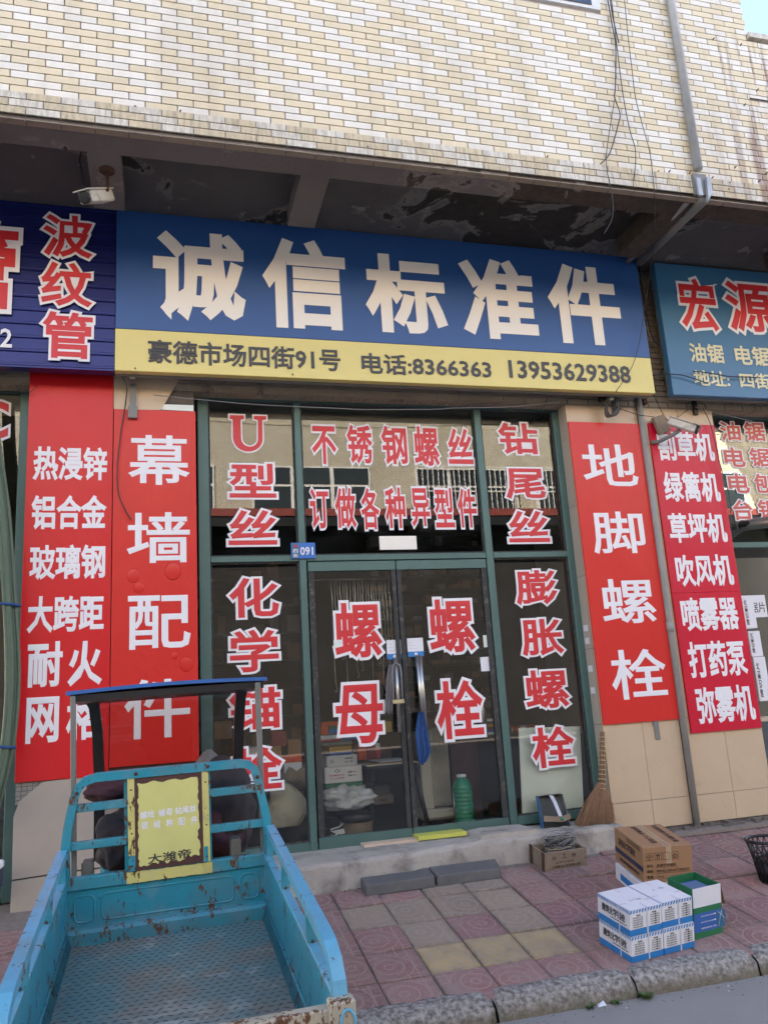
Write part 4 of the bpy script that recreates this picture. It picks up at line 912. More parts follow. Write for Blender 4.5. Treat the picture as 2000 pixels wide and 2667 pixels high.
for i in range(n):
    MB().cbox(w*.35+i*w*.65/n, w*.35+(i+.72)*w*.65/n, 0, .12, .16, z1-.115, MT['rad'], .006).build('fin', rd)
MB().cbox(-.02, w*.34, .0, .2, .14, z1-.13, MT['rad'], .01).build('side_panel', rd); MB().cbox(-.06, w*1.02, -.08, .22, .07, .15, MT['rad'], .02).build('foot_box', rd)
MB().tube([(0, -.05, .03), (0, .15, .03)], .03, MT['black'], 12).tube([(w, -.05, .03), (w, .15, .03)], .03, MT['black'], 12).build('wheels', rd)
x0 = A('j', 470, 700, .95).x; x1 = 3.38; zt = A('j', 900, 650, .95).z
dk = empty('desk', 'dark desk with papers inside the right half of the shop', 'desk', (x0, .95, .115)); W_ = x1-x0; hd = zt-.115
MB().cbox(0, W_, -.03, .6, hd-.03, hd, MT['black'], .004).build('tabletop', dk); MB().box(.02, W_*.28, 0, .5, 0, hd-.031, MT['brownb']).build('drawer_unit', dk); MB().box(W_*.28+.01, W_, .1, .12, .1, hd-.031, MT['int']).build('front_panel', dk)
fl = empty('vacuum_flask', 'tall steel flask on the desk behind the right door', 'flask', (A('j', 985, 400, .99).x, .99, zt)); MB().lathe([(.033, 0), (.033, .22), (.025, .25), (.025, .27)], MT['chrome'], 16).build('flask_body', fl)
cl = ['cardw', 'bluebox', 'dred', 'yelbox', 'greycl', 'cardw', 'orange']
for i in range(6):
    o = MB().cbox(-.09, .09, -.0, .14, 0, .022, MT[cl[i]], .002).build('book'); o.location = (A('j', 1180, 500, 1.0).x+random.uniform(-.01, .01), 1.0, zt+.001+i*.023); tag(o, ('lowest', 'second', 'third', 'fourth', 'fifth', 'topmost')[i]+' book of the pile on the desk by the right door edge', 'book', 'pile of books on the desk')
x = 2.75
for i in range(7):
    w = random.uniform(.1, .18); o = MB().cbox(0, w, 0, .16, 0, random.uniform(.02, .05), MT[random.choice(cl)], .002).build('paper_stack'); o.location = (x, 1.1+random.random()*.2, zt+.001); x += w*.5+.02
    o.location.x = 2.72+i*.095-.0; tag(o, ('first', 'second', 'third', 'fourth', 'fifth', 'sixth', 'seventh')[i]+' low stack of papers from the left on the dark desk', 'papers', 'paper stacks on the desk')
# shelves of small part boxes on the back wall
sh = empty('parts_rack', 'dim wall rack packed with small brown boxes of fasteners inside the shop', 'rack', (2.15, 2.3, .115)); pm = [MB().cbox(0, .13, 0, .15, 0, .085, MT[m_], .003).mesh('parts_box') for m_ in ('partsb', 'partsb2', 'partsb', 'greycl')]
for j in range(14):
    MB().box(0, 1.5, 0, .2, j*.16+.7, j*.16+.71, MT['black']).build('shelf_board', sh)
    for i in range(10):
        if random.random() < .3: continue
        o = link('parts_box', pm[random.choice((0, 0, 1, 2, 3))], sh, (.01+i*.148+random.uniform(-.02, .02), random.uniform(0, .08), j*.16+.712)); o.scale = (random.uniform(.6, 1.05), 1, random.uniform(.5, 1.4))
        mb_ = None
r2 = empty('parts_rack', 'dim rack of boxes and coils in the left half of the shop', 'rack', (.3, 3.0, .115))
for j in range(8):
    MB().box(0, 1.3, 0, .3, j*.3+.3, j*.3+.32, MT['black']).build('shelf_board', r2)
    for i in range(6):
        if random.random() < .45: continue
        link('parts_box', pm[random.choice((0, 1, 2, 3))], r2, (.02+i*.21+random.uniform(-.05, .05), random.uniform(0, .1), j*.3+.322), (0, 0, random.uniform(-.4, .4))).scale = (random.uniform(.6, 1.4), 1, random.uniform(.6, 2.4))
# hanging chains behind the left door
ch = empty('chain_display', 'rows of thin hooks and chains hanging inside behind the left door', 'chains', (A('b', 580, 30, .4).x, .4, A('b', 580, 20, .4).z)); MB().tube([(-.42, 0, 0), (.25, 0, 0)], .006, MT['chrome'], 6).build('rail', ch)
xL, xR = A('b', 400, 300, .4).x-ch.location.x, A('b', 800, 300, .4).x-ch.location.x
for i in range(26):
    x = xL+(xR-xL)*i/25+random.uniform(-.006, .006); ln = random.uniform(.18, .3) if random.random() < .4 else random.uniform(.45, .95); pts = []; z = 0
    while z > -ln:
        pts.append((x+random.uniform(-.003, .003), random.uniform(-.01, .01), z)); z -= .05
    pts += [(x+.008, 0, z-.01), (x+.012, 0, z-.03), (x, 0, z-.04), (x-.008, 0, z-.028)]
    MB().tube(pts, .0022 if i % 3 else .0035, MT['chrome'], 5).build('chain_strand', ch)
for i, (a_, d_, mt, lb_) in enumerate((((-150, -40, 1060, 1200), .6, 'cardw', 'white carton deep behind the lower left pane'), ((20, 110, 960, 1050), .62, 'dred', 'dark red carton on top of the goods behind the lower left pane'), ((120, 200, 1010, 1105), .66, 'card', 'small brown carton near the mullion behind the lower left pane'), ((640, 760, 1060, 1200), 1.2, 'partsb', 'dim brown carton beyond the black stool'), ((330, 430, 900, 980), .8, 'orange', 'orange carton edge behind the large left door character'), ((450, 560, 930, 1010), .85, 'cardb', 'blue carton behind the large left door character'), ((700, 760, 900, 965), .8, 'yelbox', 'yellow carton behind the left door handle'))):
    crate_box('carton', lb_, 'b', a_, d_, .2, ((0, 1, mt),))
# cushion and sacks behind left window
blob('cushion', 'cream padded cushion with a black edge line behind the lower left pane', 'cushion', A('b', 110, 1430, .4), .15, .06, .16, 'cushion', 5, .3, 4, .9)
blob('sack', 'brown sack behind the lower left pane above the cushion', 'sack', A('b', 120, 1240, .6), .2, .12, .12, 'wood', 15, .3)
crate_box('carton', 'brown carton on the goods behind the lower left pane', 'b', (-60, 80, 1055, 1180), .55, .25, ((0, 1, 'card'),), None)
crate_box('carton', 'orange topped carton behind the lower left pane by the mullion', 'b', (95, 205, 1110, 1215), .5, .2, ((0, .6, 'cardw'), (.601, 1, 'orange')), None)
crate_box('carton', 'plain brown carton seen through the cart windscreen behind the glass', 0, (550, 605, 1880, 1925), .5, .2, ((0, 1, 'card'),), None)
# pale board inside right window
a, b_, c_, d_ = A('c', 222, 655, .26), A('c', 575, 645, .26), A('c', 597, 1140, .2), A('c', 245, 1182, .2)
bo = MB().add([a, b_, c_, d_]+[p+Vector((0, .012, 0)) for p in (a, b_, c_, d_)], [(0, 3, 2, 1), (4, 5, 6, 7), (0, 1, 5, 4), (1, 2, 6, 5), (2, 3, 7, 6), (3, 0, 4, 7)], MT['board']).build('white_board'); tag(bo, 'blank pale greenish board leaning inside the lower right pane', 'board')

# ------------------------------------------------------------------ small things by the door: dustpan, broom, crate
def n4(a, b, c, d, t): return [(a), (b), (c), (d)]
dp0 = P('n', 700, 540); base = at(*dp0, -.02); dp = empty('dustpan', 'blue edged metal dustpan standing on the step against the right pane', 'dustpan', (base.x, -.03, .135))
D = lambda x, y, Y=-.03: A('n', x, y, Y)-dp.location
pa, pb, pc, pd_ = D(480, 118, .06), D(775, 85, .06), D(882, 495, -.05), D(548, 545, -.05)
ia, ib = D(520, 120, .11), D(790, 95, .11)
mb = MB(); t = Vector((0, .05, 0)); inn = [p+Vector((.0, .055, 0)) for p in (pa, pb, pc, pd_)]
mb.add([pa+t, pb+t, pc+t*.2, pd_+t*.2], [(0, 3, 2, 1), (0, 1, 2, 3)], MT['greym']); mb.build('pan_back', dp)
def wall4(p, q, m, nm): MB().add([p, q, q+t*.9, p+t*.9, p+Vector((.004, 0, 0)), q+Vector((.004, 0, 0)), q+t*.9+Vector((.004, 0, 0)), p+t*.9+Vector((.004, 0, 0))], [(0, 3, 2, 1), (4, 5, 6, 7), (0, 1, 5, 4), (2, 3, 7, 6), (1, 2, 6, 5), (3, 0, 4, 7)], MT[m]).build(nm, dp)
wall4(pa, pd_, 'blued', 'left_wall'); wall4(pb, pc, 'greym', 'right_wall')
MB().add([pa, pb, pb+t, pa+t], [(0, 1, 2, 3), (3, 2, 1, 0)], MT['greym']).build('top_wall', dp)
MB().tube([D(640, 105, .05), D(680, 180, -.02), D(760, 370, -.06)], (.002, .018), MT['strap'], flat=(0, -1, 0)).build('handle', dp)
MB().tube([D(545, 388, -.06), D(770, 395, -.07), D(875, 355, -.07)], (.002, .02), MT['wood'], flat=(0, -1, 0)).build('cross_strap', dp)
MB().lathe([(.012, 0), (.012, .006), (.004, .01)], MT['thermos'], 12, Matrix.Translation(D(775, 390, -.075)) @ Matrix.Rotation(math.pi/2, 4, 'X')).build('rivet', dp)
# broom
bt = A('c', 702, 690, -.02); bj = A('c', 700, 1015, -.08); bb0 = A('c', 560, 1222, -.1); bb1 = A('c', 765, 1200, -.1)
bm_ = empty('straw_broom', 'straw broom with bound handle leaning against the beige pillar', 'broom', ((bb0.x+bb1.x)/2, -.12, .135)); lb = bm_.location
mb = MB()
for i in range(26):
    an = random.random()*6.28; r_ = .018*math.sqrt(random.random()); o_ = Vector((r_*math.cos(an), r_*math.sin(an), 0)); mb.tube([bt-lb+o_+Vector((0, 0, random.uniform(-.03, .02))), bj-lb+o_*1.3], .0042, MT['straw'], 5)
tag(mb.build('handle_stalks', bm_), kind='stuff')
for i in range(12):
    q = (bt.lerp(bj, .06+i*.083))-lb; d = (bj-bt).normalized(); MB().lathe([(.0245+i*.0006, -.003), (.026+i*.0006, 0), (.0245+i*.0006, .003)], MT['wirey'], 14, Matrix.Translation(q) @ d.to_track_quat('Z', 'Y').to_matrix().to_4x4()).build('wire_binding', bm_)
mb = MB()
for i in range(620):
    u = random.random(); v = random.uniform(-1, 1); e = (bb0.lerp(bb1, u))-lb+Vector((random.uniform(-.01, .01), v*.05, random.uniform(-.01, .02))); s_ = bj-lb+Vector(((u-.5)*.05, v*.016, random.uniform(-.02, .06)))
    md = s_.lerp(e, .5)+Vector(((u-.5)*.04, 0, 0)); mb.tube([s_, md, e], [.0028, .0024, .0012], MT['straw'], 4, cap=False)
tag(mb.build('straw', bm_), kind='stuff')
# wooden crate with wires
ca, cb_, cc_ = gnd(*P('n', 560, 1052)), gnd(*P('n', 1082, 972)), gnd(*P('n', 385, 955))
U = cb_-ca; V = cc_-ca; hC = .125; wc = empty('wooden_crate', 'small wooden crate with stencilled writing holding wire coils', 'wooden crate', ca); wc.location = ca
M4 = Matrix.Identity(4); ux_ = U.normalized(); vy_ = (V-ux_*V.dot(ux_)).normalized(); wz_ = ux_.cross(vy_)
for i in range(3): M4[i][0] = ux_[i]; M4[i][1] = vy_[i]; M4[i][2] = wz_[i]
wl, dl_ = U.length, max(.2, V.length*.9)
for (x0, x1, y0, y1, z0, z1) in ((0, wl, 0, .014, .012, hC), (0, wl, dl_-.014, dl_, .012, hC), (0.001, .014, .0145, dl_-.0145, .012, hC-.002), (wl-.014, wl-.001, .0145, dl_-.0145, .012, hC-.002)): MB().cbox(x0, x1, y0, y1, z0, z1, MT['wood'], .002, M4).build('side_board', wc)
MB().box(0, wl, .0, dl_, 0, .0115, MT['wood'], M4).build('bottom_board', wc)
for (x, y) in ((-.006, -.006), (-.006, dl_-.03)): MB().cbox(x, x+.0055, y, y+.036, 0, hC+.005, MT['rustd'], .001, M4).build('corner_strap', wc)
mb = MB()
for t, u, v, w, h in (('工', .42, .60, .1, .25), ('兴', .18, .55, .09, .24), ('时', .65, .60, .1, .22), ('上沪工兴业', .25, .36, .45, .12), ('江阴螺丝工具有限公司', .16, .12, .68, .15)): put(mb, t, M4 @ Vector((wl*u, -.0005, hC*v)), ux_*wl*w, wz_*hC*h, MT['prt'], .03 if len(t) == 1 else .01)
mb.build('stencilled_writing', wc)
wi = empty('wire_coil', 'tangled coil of black and pale wires in the wooden crate', 'wire coil', ca+ux_*wl*.55+vy_*dl_*.5+wz_*hC*.62)
for i in range(26):
    R1 = random.uniform(.07, .125); mt = random.choice(['wire', 'wire', 'wireg', 'wireg', 'wirey']) if i < 20 else 'wireg'; tilt = random.uniform(-.75, .75); pts = []; ph_ = random.random()*6; n = 20
    for k in range(n+1 if i < 22 else 13):
        a_ = ph_+6.283*k/n; pts.append((R1*math.cos(a_)*1.05+random.uniform(-.004, .004), R1*.62*math.sin(a_), 0.025+i*.0036+tilt*R1*math.sin(a_+i)*.7))
    MB().tube(pts, random.choice((.002, .003, .0035)), MT[mt], 5).build('wire_loop', wi)
mb = MB()
for i in range(160): mb.tube([(random.uniform(-.12, .12), random.uniform(-.06, .06), random.uniform(-.02, .02)), (random.uniform(-.12, .12), random.uniform(-.06, .06), random.uniform(-.02, .035))], .0022, MT['wireg'], 4)
tag(mb.build('wire_tangle', wi), kind='stuff')

# ------------------------------------------------------------------ boxes on the pavement
def frame3(o, u, v):                                        # local axes on the sloping pavement
    z = u.cross(v).normalized(); return u.normalized(), (z.cross(u.normalized())).normalized(), z
def obox(name, lab, cat, O, ux, uy, uz, w, d, h, mat, group=None):
    e = empty(name, lab, cat, O, group); M_ = Matrix.Identity(4)
    for i in range(3): M_[i][0] = ux[i]; M_[i][1] = uy[i]; M_[i][2] = uz[i]
    e.matrix_world = Matrix.Translation(O) @ M_; return e
f1, f2, f3 = gnd(*P('d', 590, 1295)), gnd(*P('d', 1085, 1165)), gnd(*P('d', 345, 1125))
ux_ = (f2-f1).normalized(); uy_ = (f3-f1); uy_ = (uy_-ux_*uy_.dot(ux_)).normalized(); uz_ = ux_.cross(uy_)
wB = (f2-f1).length/2; dB = (f3-f1).length*1.0; hB = .134
print('white box', wB, dB)
def white_box(O, lab, w=wB-.004):
    e = obox('white_carton', lab, 'carton', O, ux_, uy_, uz_, w, dB, hB, None, 'strapped white and blue cartons by the kerb')
    MB().cbox(0, w, 0, dB, 0, hB*.24, MT['cardb'], .0015).cbox(0, w, 0, dB, hB*.24+.0003, hB-.002, MT['cardw'], .0015).build('carton_body', e)
    mb = MB()
    for a_, b__, c__, d__ in (((0, -.001, hB-.002), (w, 0, 0), 0, 0), ):
        n_ = 11
        for i in range(n_):
            x = i*w/n_; mb.add([(x, -.0012, hB*.86), (x+w/n_*.5, -.0012, hB*.86), (x+w/n_*.85, -.0012, hB-.001), (x+w/n_*.35, -.0012, hB-.001)], [(0, 1, 2, 3)], MT['cardb'])
        n_ = 20
        for i in range(n_):
            y = i*dB/n_; mb.add([(-.0012, y, hB*.86), (-.0012, y+dB/n_*.5, hB*.86), (-.0012, y+dB/n_*.85, hB-.001), (-.0012, y+dB/n_*.35, hB-.001)], [(3, 2, 1, 0)], MT['cardb'])
            mb.add([(.0, y, hB-.0008), (.0, y+dB/n_*.5, hB-.0008), (.011, y+dB/n_*.8, hB-.0008), (.011, y+dB/n_*.3, hB-.0008)], [(3, 2, 1, 0)], MT['cardb'])
    mb.build('hazard_stripes', e)
    MB().add([(0, 0, hB-.001), (w, .0, hB-.001), (w, dB, hB-.001), (0, dB, hB-.001), (w*.5, dB*.5, hB+.004), (w*.5, 0, hB-.0005), (w*.5, dB, hB-.0005)], [(0, 5, 4), (5, 1, 4), (1, 2, 4), (2, 6, 4), (6, 3, 4), (3, 0, 4)], MT['cardw']).build('lid_flap', e)
    mb = MB(); rowsL = ['规格', 'M 8X110', 'M10X130', 'M12X160', 'M14X180', 'M16X190']; rowsR = ['数量', '500套口', '400套口', '200套口', '140套口', '100套口']
    for i, (a_, b__) in enumerate(zip(rowsL, rowsR)):
        z_ = hB*(.74-.088*i); put(mb, a_, (w*.1 if i else w*.2, -.001, z_), (w*(.3 if i else .13), 0, 0), (0, 0, hB*.055), MT['ink'], .003, res=1); put(mb, b__, (w*.64 if i else w*.7, -.001, z_), (w*(.28 if i else .13), 0, 0), (0, 0, hB*.058), MT['ink'], .003, res=1)
    put(mb, '建筑化学锚栓', (-.001, dB*.86, hB*.42), (0, -dB*.72, 0), (0, 0, hB*.34), MT['ink'], .03, res=1)
    put(mb, '上海化学锚栓有限公司', (-.001, dB*.6, hB*.33), (0, -dB*.5, 0), (0, 0, hB*.05), MT['ink'], .01, res=1)
    mb.build('lettering', e)
    mb = MB(); e_ = .0014
    for x in (w*.52,):
        mb.box(x, x+.009, -e_-.001, -.001, 0, hB+e_, MT['strap']); mb.box(x, x+.012, -.001, dB, hB+.0002, hB+e_, MT['strap'])
    for y in (dB*.3,): mb.box(-e_-.001, -.001, y, y+.009, 0, hB+e_, MT['strap']); mb.box(-.001, w, y, y+.009, hB+.0003, hB+e_, MT['strap'])
    mb.build('strapping', e); return e
white_box(f1, 'white and blue strapped carton, lower front one of the four nearest the kerb')
white_box(f1+ux_*(wB+.002), 'white and blue strapped carton, lower one of the pair beside the green box')
white_box(f1+uz_*(hB+.002)+ux_*-.004, 'white and blue strapped carton, upper front one with handwriting on its lid')
white_box(f1+ux_*(wB+.0)+uz_*(hB+.002)+uy_*.006, 'white and blue strapped carton, upper one beside the green box')

mb = MB()
for (bx, by, s_) in ((.08, .1, 1), (wB+.08, .16, 1)):
    for i in range(6):
        pts = [f1+ux_*(bx+.014*i+random.uniform(-.004, .01))+uy_*(by+random.uniform(-.012, .012))+uz_*(2*hB+.0045) for _ in range(4)]; mb.tube(pts, .0011, MT['ink'], 4)
up_ = [o for o in bpy.data.objects if o.get('label', '').startswith('white and blue strapped carton, upper front')][0]
hw = mb.build('handwriting', up_); bpy.context.view_layer.update(); hw.matrix_parent_inverse = up_.matrix_world.inverted()
# green and white open box
g1, g2 = gnd(*P('d', 1085, 1090)), gnd(*P('d', 1300, 1056)); uxg = ux_; O = g2-uxg*.205; Hg = .275
e = obox('green_carton', 'open green and white carton with blue packs inside, right of the strapped cartons', 'carton', O, uxg, uy_, uz_, 0, 0, 0, None); w = .205; d = .2
for (x0, x1, y0, y1) in ((0, w, 0, .004), (0, w, d-.004, d), (0, .004, .0042, d-.0042), (w-.004, w, .0042, d-.0042)):
    MB().box(x0, x1, y0, y1, 0, Hg*.13, MT['cardg']).box(x0, x1, y0, y1, Hg*.1301, Hg*.5, MT['bluebox'] if y0 == 0 and y1 < .01 else MT['cardg']).box(x0, x1, y0, y1, Hg*.5001, Hg*.62, MT['cardg']).box(x0, x1, y0, y1, Hg*.6201, Hg, MT['cardw'] if y0 == 0 and y1 < .01 else MT['cardg']).build('carton_wall', e)
MB().box(.012, w-.05, .01, d-.06, .01, Hg*.93, MT['bluebox']).box(.02, w-.06, .02, d-.08, Hg*.9305, Hg*.94, MT['steal']).build('blue_pack', e)
MB().add([(0, d, Hg), (w, d, Hg), (w-.01, d+.05, Hg-.02), (.02, d+.05, Hg-.02)], [(0, 1, 2, 3), (3, 2, 1, 0)], MT['card']).build('open_flap', e); MB().add([(w, 0, Hg), (w, d, Hg), (w+.03, d, Hg-.12), (w+.03, 0, Hg-.12)], [(0, 1, 2, 3), (3, 2, 1, 0)], MT['card']).build('open_flap', e)
mb = MB()
for i, t in enumerate(('RM16X130 300套', 'RM12X160 200套', 'RM10X130 150')): put(mb, t, (.05, -.001, Hg*(.42-.12*i)), (.11, 0, 0), (0, 0, .008), MT['white'], .012, res=1)
mb.box(.17, .23, -.001, -.0002, Hg*.15, Hg*.48, MT['steal']); mb.tube([(.175, -.002, Hg*.16), (.2, -.002, Hg*.46), (.225, -.002, Hg*.16)], .0015, MT['white'], 4); mb.tube([(.175, -.002, Hg*.46), (.225, -.002, Hg*.3)], .0015, MT['white'], 4); mb.build('printed_label', e)
# white-blue box under the brown one and brown carton
yb = -1.14; bl, brr = A('d', 682, 665, yb), A('d', 1062, 600, yb); ztop = A('d', 655, 372, yb).z
Hw = None
ba = A('d', 682, 665, -1.1); uxb = Vector((.324, -.04, -.0065)).normalized(); uyb = Vector((.047, .415, .066)); uyb = (uyb-uxb*uyb.dot(uxb)).normalized(); kz = uxb.cross(uyb)
wb_ = .33; hb_ = (A('d', 655, 372, -1.1)-ba).length*.985; gl = SL*ba.y
print('brown', ba, wb_, hb_, gl)
db_ = .42
e = obox('white_carton', 'white and blue carton mostly hidden beneath the big brown carton', 'carton', Vector((ba.x-.015, ba.y+.03, gl-.0))-kz*0, uxb, uyb, kz, 0, 0, 0, None)
hh_ = (ba.z-gl)*.985-.002; MB().cbox(0, .3, 0, .38, 0, hh_, MT['cardw'], .002).build('carton_body', e); MB().prism([(0, 0), (.18, 0), (.0, hh_*.9)], -.0015, -.0005, MT['cardb']).build('blue_triangle', e)
MB().box(-.0012, -.0002, .05, .3, .02, hh_*.6, MT['cardb']).build('blue_field', e)
e = obox('brown_carton', 'large brown cardboard carton with printed symbols on top of the pavement stack', 'carton', Vector(ba), uxb, uyb, kz, 0, 0, 0, None); w, d, h = wb_, db_, hb_
MB().cbox(0, w, 0, d, 0, h, MT['card'], .002).build('carton_body', e)
MB().box(-.0012, -.0003, 0, d, h*.3, h*.44, MT['navyp']).build('blue_band', e)
MB().box(w*.47, w*.58, -.001, -.0003, h*.5, h, MT['tape']).box(w*.47, w*.58, -.001, d, h+.0003, h+.0009, MT['tape']).box(w*.515, w*.527, 0, d, h+.001, h+.0015, MT['prt']).build('packing_tape', e)
mb = MB()
def sq(x, z, s): 
    t_ = .0022
    for q in ((x, x+s, z, z+t_), (x, x+s, z+s-t_, z+s), (x, x+t_, z, z+s), (x+s-t_, x+s, z, z+s)): mb.box(q[0], q[1], -.0012, -.0003, q[2], q[3], MT['prt'])
s_ = w*.14
for i, x in enumerate((.06, .24, .40, .58)): sq(w*x, h*.62, s_)
put(mb, '☂', (w*.08, -.001, h*.64), (s_*.75, 0, 0), (0, 0, s_*.75), MT['prt'], .02); put(mb, '⇈', (w*.265, -.001, h*.64), (s_*.6, 0, 0), (0, 0, s_*.75), MT['prt'], .03); put(mb, '☀', (w*.6, -.001, h*.64), (s_*.7, 0, 0), (0, 0, s_*.7), MT['prt'], .01)
for i, (a_, t) in enumerate((('品名:', '高强化学锚栓'), ('规格:', 'RM14口 RM16口 RM20口'), ('数量:', '700      240口支'))):
    z_ = h*(.43-.16*i); put(mb, a_, (w*.07, -.001, z_), (w*.14, 0, 0), (0, 0, h*.09), MT['prt'], .02, res=1); put(mb, t, (w*.27, -.001, z_), (w*(.4 if i == 0 else .66), 0, 0), (0, 0, h*.085), MT['prt'], .015, res=1); mb.box(w*.25, w*(.7 if i == 0 else .95), -.0012, -.0003, z_-h*.025, z_-h*.017, MT['prt'])
put(mb, '高强化学锚栓', (-.001, d*.86, h*.55), (0, -d*.6, 0), (0, 0, h*.24), MT['prt'], .03, res=1); put(mb, '上海巨鹰建筑锚固材料有限公司', (-.001, d*.85, h*.1), (0, -d*.7, 0), (0, 0, h*.11), MT['prt'], .03, res=1)
for q in range(4): mb.box(-.0012, -.0003, d*.1, d*.55, h*(.84+.035*q), h*(.852+.035*q), MT['prt'])
put(mb, '易碎物品 小心轻放', (w*.3, d*.95, h+.001), (0, -d*.8, 0), (w*.12, 0, 0), MT['prt'], .015, res=1); put(mb, '怕湿怕晒 防潮防重', (w*.75, d*.95, h+.001), (0, -d*.8, 0), (w*.12, 0, 0), MT['prt'], .015, res=1)
mb.build('lettering', e)
# black plastic basket at the right edge
gb = gnd(2020, 2295); bs = empty('wire_basket', 'black lattice basket cut by the right edge of the photo', 'basket', (gb.x+.0, gb.y, gb.z)); R0 = .12; hb2 = at(1985, 2183, gb.y).z-gb.z
ncol = 22
for i in range(ncol):
    a_ = 2*math.pi*i/ncol; a2 = a_+.28; f = lambda an, r_, z: (r_*math.cos(an), r_*math.sin(an), z)
    MB().tube([f(a_, R0*.8, 0), f(a_, R0, hb2*.5), f(a2, R0*1.25, hb2*.93)], .004, MT['black'], 5).build('upright_rib', bs); MB().tube([f(a_, R0*1.0, hb2*.5), f(a_-.28, R0*1.25, hb2*.93)], .004, MT['black'], 5).build('lattice_rib', bs)
for r_, z, t in ((.8, 0, .006), (.9, .25, .004), (1.0, .5, .006), (1.1, .7, .004), (1.25, .95, .011)): MB().tube([(R0*r_*math.cos(2*math.pi*k/28), R0*r_*math.sin(2*math.pi*k/28), hb2*z) for k in range(29)], t, MT['black'], 6).build('hoop', bs)
MB().lathe([(R0*.78, 0), (R0*.99, hb2*.49)], MT['black'], 24).build('basket_bowl', bs)
# weeds and litter at the kerb
for k, x, y, s_, lab in (('q', 850, 445, .05, 'larger green weed at the kerb joint'), ('q', 683, 485, .032, 'middle small weed at the foot of the kerb'), ('q', 510, 505, .03, 'smallest weed at the foot of the kerb, nearest the cart')):
    d_ = ray(*P(k, x, y)); t_ = (-.385-CAM.z)/d_.z; q = CAM+d_*t_; q.y = min(q.y, -1.95); o = empty('weed', lab, 'weed', (q.x, q.y, -.385), 'weeds along the kerb'); mb = MB()
    for i in range(34):
        a_ = random.random()*6.28; l_ = s_*random.uniform(.6, 1.3); r1 = Vector((math.cos(a_), math.sin(a_), random.uniform(.3, 1.2))).normalized(); sd_ = Vector((-math.sin(a_), math.cos(a_), 0))*l_*.16
        b0_ = Vector((random.uniform(-.01, .01), random.uniform(-.01, .01), 0)); mb.add([b0_, b0_+r1*l_*.5+sd_, b0_+r1*l_-Vector((0, 0, l_*.2)), b0_+r1*l_*.5-sd_], [(0, 1, 2, 3), (3, 2, 1, 0)], MT['weed'])
    tag(mb.build('leaves', o), kind='stuff')
mb = MB()
for i in range(420):
    if i < 260: x = random.uniform(.3, 5.5); y = -1.95-abs(random.gauss(0, .06)); z = -.385
    else: x = random.uniform(.6, 4); y = random.uniform(-.42, -.2) if x < 3.3 else random.uniform(-.15, 0); z = SL*y
    s_ = random.uniform(.002, .006); mb.box(x, x+s_, y, y+s_*1.3, z, z+s_*.8, random.choice((MT['conc'], MT['dust'], MT['cardw'])) if i % 9 == 0 else MT['dust'])
tag(mb.build('grit'), 'loose grit and crumbs along kerb and step', kind='stuff')

# ------------------------------------------------------------------ THE CART (three-wheeled cargo trike seen over its open bed)
CW, CL = .87, 1.6438
CM = Matrix.Translation((-.3998, -3.5238, .0716)) @ Matrix.Rotation(.0033, 4, 'Z') @ Matrix.Rotation(.0793, 4, 'X') @ Matrix.Rotation(-.0188, 4, 'Y')
ct = empty('cargo_tricycle', 'turquoise three-wheeled cargo cart with open bed, rails and a yellow plate on its headboard', 'cargo tricycle'); ct.matrix_world = CM
def cp(name, mb, parent=None, kind=None, label=None):
    o = mb.build(name, parent or ct)
    if kind: o['kind'] = kind
    if label: o['label'] = label
    return o
bedf = cp('bed_floor', MB().box(.0, CW, 0, CL, -.03, 0, MT['plate']))
mb = MB(); sp = .034
for i in range(25):
    for j in range(48):
        x = .02+i*sp+(sp/2 if j % 2 else 0); y = .02+j*sp; a_ = .6 if (i+j) % 2 else -.35
        if x > CW-.02: continue
        l_, w_, h_ = .0135, .0042, .0022; c_, s_ = math.cos(a_), math.sin(a_)
        q = [(x+u*c_-v*s_, y+u*s_+v*c_, z) for u, v, z in ((-l_, 0, 0), (0, -w_, 0), (l_, 0, 0), (0, w_, 0), (-l_*.6, 0, h_), (l_*.6, 0, h_))]
        mb.add(q, [(0, 1, 4), (1, 5, 4), (1, 2, 5), (2, 3, 5), (3, 4, 5), (3, 0, 4)], MT['ridge'])
cp('tread_ridges', mb, bedf, 'stuff')
# front wall
WT = .277
fw = cp('front_wall', MB().box(0, CW, CL, CL+.02, -.03, WT-.056, MT['teal']).cbox(-.004, CW+.004, CL-.014, CL+.03, WT-.055, WT, MT['teal_r'], .004))
cp('lower_ledge', MB().prism([(0, 0)]*0 or [(-.045, .0), (-.045, .05), (-.03, .062), (0, .066), (0, 0)], .004, CW-.004, MT['teal_r'], Matrix.Translation((0, CL, 0)) @ Matrix.Rotation(math.pi/2, 4, 'Z') @ Matrix.Scale(-1, 4, (0, 1, 0))), fw)
def rr(x0, x1, z0, z1, r, y, t=.0035):
    pts = []
    for cx_, cz_, a0_ in ((x1-r, z1-r, 0), (x0+r, z1-r, 90), (x0+r, z0+r, 180), (x1-r, z0+r, 270)):
        for k in range(5): a_ = math.radians(a0_+k*22.5); pts.append((cx_+r*math.cos(a_), y, cz_+r*math.sin(a_)))
    return pts+[pts[0], pts[1]]
for x0, x1 in ((.03, .115), (.145, .725), (.755, .84)): cp('pressed_bead', MB().tube(rr(x0, x1, .085, .195, .025, CL), .0042, MT['teal'], 8), fw)
mb = MB(); pts = [(.253, .222)]
n_ = 24
for i in range(n_+1): pts.append((.253+i*.377/n_, .2245+random.uniform(-.002, .002)))
for i in range(n_, -1, -1): pts.append((.253+i*.377/n_, .2725+random.uniform(-.0025, .002)))
ngon(mb, pts[1:], CL-.0155, MT['yp']); cp('yellow_paint_band', mb, fw)
